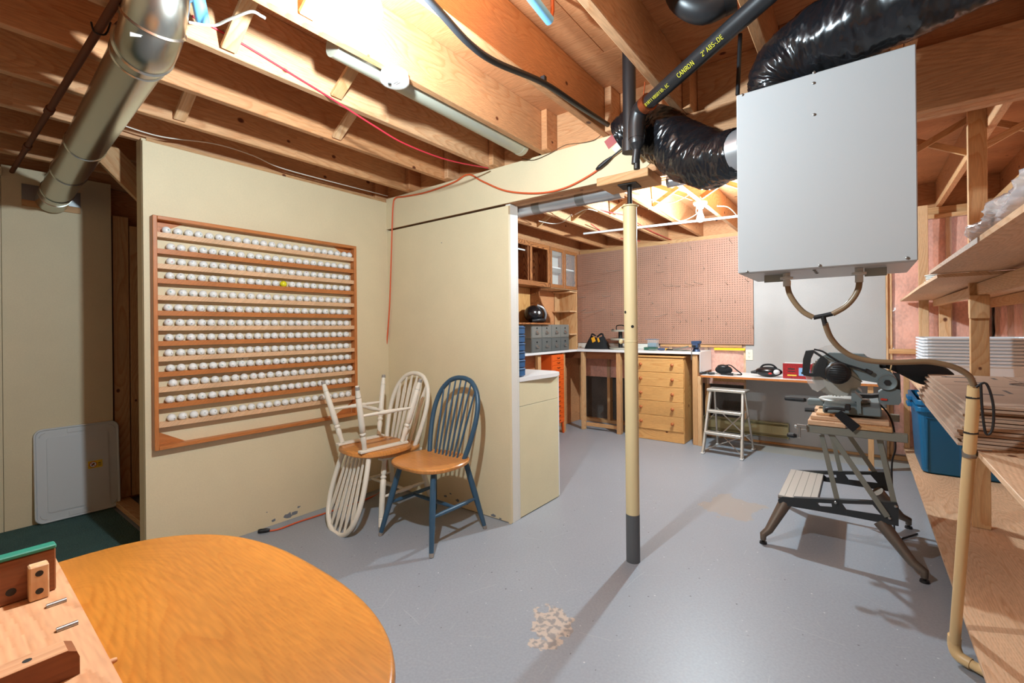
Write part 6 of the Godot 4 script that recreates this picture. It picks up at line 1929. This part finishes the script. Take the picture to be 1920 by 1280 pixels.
func workbench() -> void:
	var t := thing("folding_workbench", "folding metal workbench with a tread and splayed feet under the mitre saw", "workbench")
	var zn := -3.03
	var zr := -3.63
	# side plates with cut-outs (a narrow slit joins each cut-out to the rim)
	var pn := pxpoly([[1458.4, 937], [1466, 931.5], [1682, 942], [1685, 948.6], [1685, 986.3], [1643, 978], [1587.05, 967], [1587.05, 955], [1652, 965], [1636, 946], [1579, 943.7], [1587, 955], [1587, 967], [1538.05, 958.6], [1538.05, 948.6], [1560, 950], [1559, 943.7], [1531, 942], [1538, 948.6], [1538, 958.6], [1518, 955], [1462, 946]], zn)
	obj("side_plate", MB.new().prism(pn, zn, zn - 0.004), mats.frame_black, t)
	obj("side_plate", MB.new().prism(pn, zr, zr - 0.004), mats.frame_black, t)
	for z in [zn - 0.0045, zr]:
		obj("plate_flange", MB.new().bar(Vector3(pn[1].x, pn[1].y - 0.002, z - 0.012), Vector3(pn[2].x, pn[2].y - 0.002, z - 0.012), 0.024, 0.003, Vector3.UP, 0.0), mats.frame_black, t)
	# tread
	var y := 0.262
	var tr := obj("tread", span(Vector3(-0.385, y, zr + 0.002), Vector3(-0.200, y + 0.012, zn - 0.005), 0.002), mats.aluminium, t)
	for k in 4:
		obj("grip_line", span(Vector3(-0.355 + 0.04 * k, y + 0.0121, zr + 0.01), Vector3(-0.352 + 0.04 * k, y + 0.0127, zn - 0.01), 0.0), mats.leg_metal, tr)
	obj("tread_lip", span(Vector3(-0.203, y - 0.035, zr + 0.002), Vector3(-0.200, y - 0.0005, zn - 0.005), 0.0), mats.frame_black, t)
	# splayed feet
	for e in [[Vector3(-0.355, 0.225, zn - 0.03), Vector3(-0.455, 0.022, -2.965)], [Vector3(0.075, 0.225, zn - 0.03), Vector3(0.238, 0.022, -2.97)], [Vector3(-0.355, 0.225, zr + 0.03), Vector3(-0.455, 0.022, -3.70)], [Vector3(0.075, 0.225, zr + 0.03), Vector3(0.226, 0.022, -3.705)]]:
		var a: Vector3 = e[0]
		var b: Vector3 = e[1]
		obj("foot", MB.new().tube([a, a.lerp(b, 0.75), b + Vector3(0, 0.028, 0), b], [0.034, 0.022, 0.019, 0.015], 12), mats.foot_metal, t)
		obj("foot_pad", MB.new().lathe([Vector2(0, 0), Vector2(0.02, 0), Vector2(0.018, 0.012), Vector2(0, 0.012)], 14, Transform3D(Basis(), Vector3(b.x, 0.0, b.z))).tube([Vector3(b.x, 0.012, b.z), b], 0.007, 8), mats.black_plastic, t)
	# folding links
	for z in [zn + 0.006, zr - 0.010]:
		obj("link", MB.new().bar(onz(1550, 802, zn) + Vector3(0, 0, z - zn), onz(1664, 968, zn) + Vector3(0, 0, z - zn), 0.026, 0.005, Vector3.BACK, 0.001), mats.leg_metal, t)
	for z in [zn - 0.012, zr + 0.008]:
		obj("link", MB.new().bar(onz(1540, 815, zn) + Vector3(0, 0, z - zn), onz(1569, 936, zn) + Vector3(0, 0, z - zn), 0.024, 0.006, Vector3.BACK, 0.001), mats.leg_metal, t)
		obj("link", MB.new().bar(onz(1646, 812, zn) + Vector3(0, 0, z - zn), onz(1677, 945, zn) + Vector3(0, 0, z - zn), 0.024, 0.006, Vector3.BACK, 0.001), mats.leg_metal, t)
	for e in [[1567, 941], [1679, 948], [1668, 970], [1538, 812]]:
		var p := onz(e[0], e[1], zn)
		obj("rivet", MB.new().lathe([Vector2(0.008, 0), Vector2(0.006, 0.004), Vector2(0, 0.005)], 12, Transform3D(Basis(Vector3.RIGHT, PI / 2), Vector3(p.x, p.y, zn + 0.0095))), mats.steel, t)
	# top frame and jaws
	for z in [-3.0, -3.62]:
		obj("side_channel", span(Vector3(-0.240, 0.660, z - 0.03), Vector3(0.185, 0.704, z), 0.003), mats.leg_metal, t)
	obj("front_jaw", span(Vector3(-0.235, 0.705, -3.68), Vector3(-0.065, 0.730, -2.99), 0.003, 2), mats.shelf_ply, t)
	obj("rear_jaw", span(Vector3(-0.050, 0.705, -3.68), Vector3(0.125, 0.730, -2.99), 0.003, 2), mats.stud_wood_1, t)
	obj("jaw_screw", MB.new().tube([Vector3(-0.30, 0.684, -3.02), Vector3(0.0, 0.684, -3.02)], 0.009, 10), mats.steel, t)
	obj("crank", MB.new().box(Vector3(-0.262, 0.690, -2.985), Vector3(0.05, 0.026, 0.02), Basis(), 0.003).box(Vector3(-0.274, 0.660, -2.975), Vector3(0.014, 0.06, 0.008), Basis(), 0.002), mats.steel, t)
	obj("crank_knob", MB.new().tube([Vector3(-0.285, 0.640, -2.968), Vector3(-0.30, 0.640, -2.968), Vector3(-0.325, 0.640, -2.968), Vector3(-0.332, 0.640, -2.968)], [0.009, 0.014, 0.013, 0.007], 12), mats.black_plastic, t)

func mitre_saw() -> void:
	var Z := -3.26
	var t := thing("mitre_saw", "grey mitre saw with a black motor and loop handle on the workbench", "saw")
	var q := func(x: float, y: float, z: float) -> Vector2: return xy(1490.0 + x / 8.0, 640.0 + y / 8.0, z)
	var P := func(pts: Array, z: float) -> PackedVector2Array:
		var out := PackedVector2Array()
		for e in pts:
			out.append(q.call(e[0], e[1], z))
		return out
	var y0 := 0.7305
	# wooden packing under the base
	obj("packing_board", span(Vector3(-0.225, y0, -3.45), Vector3(0.115, y0 + 0.022, -3.02), 0.003, 0), mats.shelf_ply, t)
	obj("packing_board", span(Vector3(-0.20, y0 + 0.0225, -3.42), Vector3(-0.08, y0 + 0.036, -3.05), 0.002, 0), mats.stud_wood_2, t)
	# base, wings and fence
	var by := y0 + 0.036
	obj("base", span(Vector3(-0.17, by + 0.0005, -3.52), Vector3(0.085, by + 0.046, -3.06), 0.006), mats.saw_grey, t)
	obj("turntable", MB.new().lathe([Vector2(0, 0), Vector2(0.118, 0), Vector2(0.122, 0.010), Vector2(0.116, 0.016), Vector2(0, 0.016)], 40, Transform3D(Basis(), Vector3(-0.078, by + 0.0465, Z))), mats.saw_light, t)
	obj("front_arm", span(Vector3(-0.255, by + 0.012, Z - 0.035), Vector3(-0.171, by + 0.048, Z + 0.035), 0.006), mats.saw_grey, t)
	obj("grip", MB.new().tube([Vector3(-0.262, by + 0.036, Z), Vector3(-0.275, by + 0.036, Z), Vector3(-0.345, by + 0.037, Z), Vector3(-0.372, by + 0.038, Z), Vector3(-0.376, by + 0.038, Z)], [0.009, 0.014, 0.014, 0.013, 0.007], 14), mats.black_plastic, t)
	obj("lock_knob", MB.new().tube([Vector3(-0.215, by - 0.006, Z + 0.10), Vector3(-0.262, by - 0.006, Z + 0.10)], 0.013, 12), mats.black_plastic, t)
	var fz := -3.045
	obj("fence", MB.new().prism(P.call([[850, 772], [905, 772], [1012, 872], [990, 905], [1000, 1085], [940, 1075], [925, 905], [848, 890]], fz), fz, -3.17), mats.saw_grey, t)
	obj("fence", MB.new().prism(P.call([[850, 772], [905, 772], [1012, 872], [990, 905], [1000, 1085], [940, 1075], [925, 905], [848, 890]], fz), -3.34, -3.50), mats.saw_grey, t)
	# blade and guards
	var c2: Vector2 = q.call(620, 500, Z)
	var c := Vector3(c2.x, c2.y, Z)
	var teeth := PackedVector2Array()
	for k in 96:
		var a := TAU * k / 96
		var r := 0.127 if k % 2 == 0 else 0.119
		teeth.append(Vector2(c.x + r * cos(a + (0.02 if k % 2 else 0.0)), c.y + r * sin(a)))
	obj("blade", MB.new().prism(teeth, Z - 0.001, Z + 0.001), mats.steel, t)
	obj("clear_guard", MB.new().prism(P.call([[150, 500], [320, 440], [520, 640], [345, 755], [260, 715], [195, 620]], Z + 0.012), Z + 0.012, Z + 0.015, Transform3D.IDENTITY, true), mats.smoke_plastic, t)
	obj("clear_guard", MB.new().prism(P.call([[340, 120], [440, 70], [560, 48], [640, 60], [720, 110], [760, 180], [500, 200]], Z + 0.012), Z + 0.010, Z + 0.013, Transform3D.IDENTITY, true), mats.smoke_plastic, t)
	obj("lower_guard", MB.new().prism(P.call([[430, 560], [860, 520], [1000, 600], [980, 680], [850, 700], [790, 810], [660, 815], [540, 770], [460, 680]], Z + 0.02), Z + 0.006, Z + 0.026, Transform3D.IDENTITY, true), mats.saw_light, t)
	# arm and pivot
	obj("arm", MB.new().prism(P.call([[425, 215], [515, 168], [1040, 190], [1085, 235], [1260, 300], [1272, 390], [1460, 470], [1525, 560], [1520, 650], [1440, 725], [1330, 720], [1250, 650], [1235, 620], [1000, 580], [860, 440], [560, 270]], Z + 0.05), Z + 0.05, Z - 0.02, Transform3D.IDENTITY, true), mats.saw_grey, t)
	var pv: Vector2 = q.call(1390, 615, Z + 0.06)
	var face := func(x: float, y: float, z: float) -> Transform3D: return Transform3D(Basis(Vector3.RIGHT, PI / 2), Vector3(x, y, z))
	obj("pivot_disc", MB.new().lathe([Vector2(0.044, 0), Vector2(0.044, 0.012), Vector2(0.040, 0.016), Vector2(0.036, 0.013), Vector2(0, 0.013)], 36, face.call(pv.x, pv.y, Z + 0.0505)), mats.saw_grey, t)
	obj("pivot_bolt", MB.new().lathe([Vector2(0.016, 0), Vector2(0.016, 0.008), Vector2(0, 0.008)], 6, face.call(pv.x, pv.y, Z + 0.064)), mats.black_plastic, t)
	obj("pivot_bracket", MB.new().prism(P.call([[1260, 760], [1300, 735], [1500, 700], [1580, 720], [1600, 890], [1560, 945], [1400, 945], [1262, 905]], Z + 0.03), Z + 0.05, Z - 0.05), mats.saw_grey, t)
	obj("pivot_upright", MB.new().prism(P.call([[1470, 470], [1570, 480], [1580, 520], [1590, 760], [1380, 790], [1340, 720], [1440, 720], [1520, 650], [1528, 560]], Z + 0.01), Z + 0.03, Z - 0.03), mats.frame_black, t)
	obj("detent_lever", MB.new().prism(P.call([[1285, 860], [1310, 850], [1390, 862], [1385, 885], [1290, 880]], Z + 0.055), Z + 0.051, Z + 0.058), mats.red_paint, t)
	obj("turntable_arm", MB.new().prism(P.call([[930, 790], [1150, 800], [1260, 790], [1260, 840], [1160, 850], [960, 850]], Z + 0.03), Z + 0.04, Z - 0.04), mats.black_plastic, t)
	# motor
	var mc: Vector2 = q.call(640, 480, -3.12)
	obj("motor", MB.new().lathe([Vector2(0.060, 0.0), Vector2(0.060, 0.085), Vector2(0.056, 0.100), Vector2(0.044, 0.110), Vector2(0, 0.114)], 32, face.call(mc.x, mc.y, Z + 0.051)), mats.black_plastic, t)
	for k in 7:
		var yy := -0.036 + 0.012 * k
		var hw := sqrt(maxf(0.0, 0.042 * 0.042 - yy * yy))
		obj("vent_rib", MB.new().box(Vector3(mc.x, mc.y + yy, Z + 0.164), Vector3(hw * 2.0, 0.0045, 0.006), Basis(), 0.001), mats.black_pipe, t)
	obj("motor_band", MB.new().lathe([Vector2(0.0605, 0.02), Vector2(0.063, 0.022), Vector2(0.063, 0.04), Vector2(0.0605, 0.042)], 32, face.call(mc.x, mc.y, Z + 0.051)), mats.frame_black, t)
	# loop handle
	var hz := -3.20
	obj("handle", MB.new().prism(P.call([[165, 140], [275, 128], [385, 200], [492, 285], [480, 340], [445, 450], [470, 570], [380, 525], [245, 528], [135, 512], [112, 470], [125, 265], [239.8, 265], [215, 478], [285, 482], [390, 240], [285, 172], [240.2, 264], [125, 264]], hz), hz, hz - 0.034), mats.black_plastic, t)
	obj("trigger", MB.new().prism(P.call([[380, 235], [410, 255], [310, 470], [270, 478], [285, 380]], hz), hz - 0.008, hz - 0.024), mats.frame_black, t)
	var w := []
	for e in [[290, 118], [420, 150], [560, 240], [700, 320], [900, 385], [1080, 440]]:
		var g: Vector2 = q.call(e[0], e[1], -3.17)
		w.append(Vector3(g.x, g.y, -3.17))
	obj("handle_cord", MB.new().tube(spline(w, 4), 0.005, 8), mats.black_plastic, t)
	var cl: Vector2 = q.call(1110, 450, -3.18)
	obj("cord_clip", MB.new().box(Vector3(cl.x, cl.y, -3.18), Vector3(0.035, 0.02, 0.02), Basis(Vector3.BACK, -0.5), 0.003), mats.black_plastic, t)
	# hold-down clamp and black stop plate on the near side
	var kz := -3.0
	w = []
	for e in [[465, 1055], [480, 1010], [560, 1000], [680, 1010], [760, 1030]]:
		var g: Vector2 = q.call(e[0], e[1], kz)
		w.append(Vector3(g.x, g.y, kz))
	obj("clamp_lever", MB.new().tube(spline(w, 4), 0.008, 8), mats.black_plastic, t)
	var ck: Vector2 = q.call(795, 990, kz)
	obj("clamp_knob", MB.new().box(Vector3(ck.x, ck.y, kz - 0.012), Vector3(0.026, 0.032, 0.03), Basis(), 0.004), mats.black_plastic, t)
	obj("stop_plate", MB.new().prism(pxpoly([[1564, 778], [1577, 769], [1613, 798], [1599, 810]], -2.975), -2.975, -2.979), mats.black_cloth, t)
	# dust bag
	var bag := []
	var A := onz(1652, 684, Z)
	var B := Vector3(0.43, 0.922, -3.478)
	for i in 15:
		var f := i / 14.0
		var cc := A.lerp(B, f) + Vector3(0, 0.018 * sin(f * PI), 0)
		var hh := lerpf(0.014, 0.070, smoothstep(0.0, 0.55, f)) * sqrt(maxf(0.0, 1.0 - pow(f, 8.0)))
		var hd := lerpf(0.014, 0.046, smoothstep(0.0, 0.5, f)) * sqrt(maxf(0.0, 1.0 - pow(f, 8.0)))
		var r := []
		for k in 22:
			var a := TAU * k / 22
			var cr := 1.0 + 0.05 * sin(a * 5.0 + f * 9.0)
			r.append(cc + Vector3(0, sin(a) * hh * cr, -cos(a) * hd * cr))
		bag.append(r)
	obj("dust_bag", MB.new().skin(bag, true), mats.black_cloth, t)
	obj("bag_collar", MB.new().tube([A + Vector3(-0.015, 0.002, 0), A + Vector3(0.02, -0.002, 0)], 0.017, 14), mats.black_plastic, t)
	obj("tie_strap", MB.new().tube([A + Vector3(0.038, -0.008, 0), A + Vector3(0.044, -0.009, 0)], 0.024, 14, false), mats.pvc, t)
	w = []
	for e in [[1648, 756, -3.30], [1665, 775, -3.25], [1675, 800, -3.2], [1679, 840, -3.2], [1672, 880, -3.25]]:
		w.append(onz(e[0], e[1], e[2]))
	w.append(Vector3(0.15, 0.03, -3.40))
	w.append(Vector3(0.19, 0.006, -3.50))
	w.append(Vector3(0.26, 0.006, -3.62))
	obj("power_cord", MB.new().tube(spline(w, 6), 0.0045, 8), mats.black_plastic, t)

func make_details() -> void:
	ball_rack()
	chairs()
	table()
	tote_lid()
	left_duct()
	cords()
	smoke_alarm()
	ceiling_pipes()
	support_post()
	utility_cabinet()
	counter()
	hutch()
	worktop_things()
	back_wall_things()
	step_stool()
	workshop_ceiling()
	ventilator()
	drain_hose()
	shelves()
	workbench()
	mitre_saw()
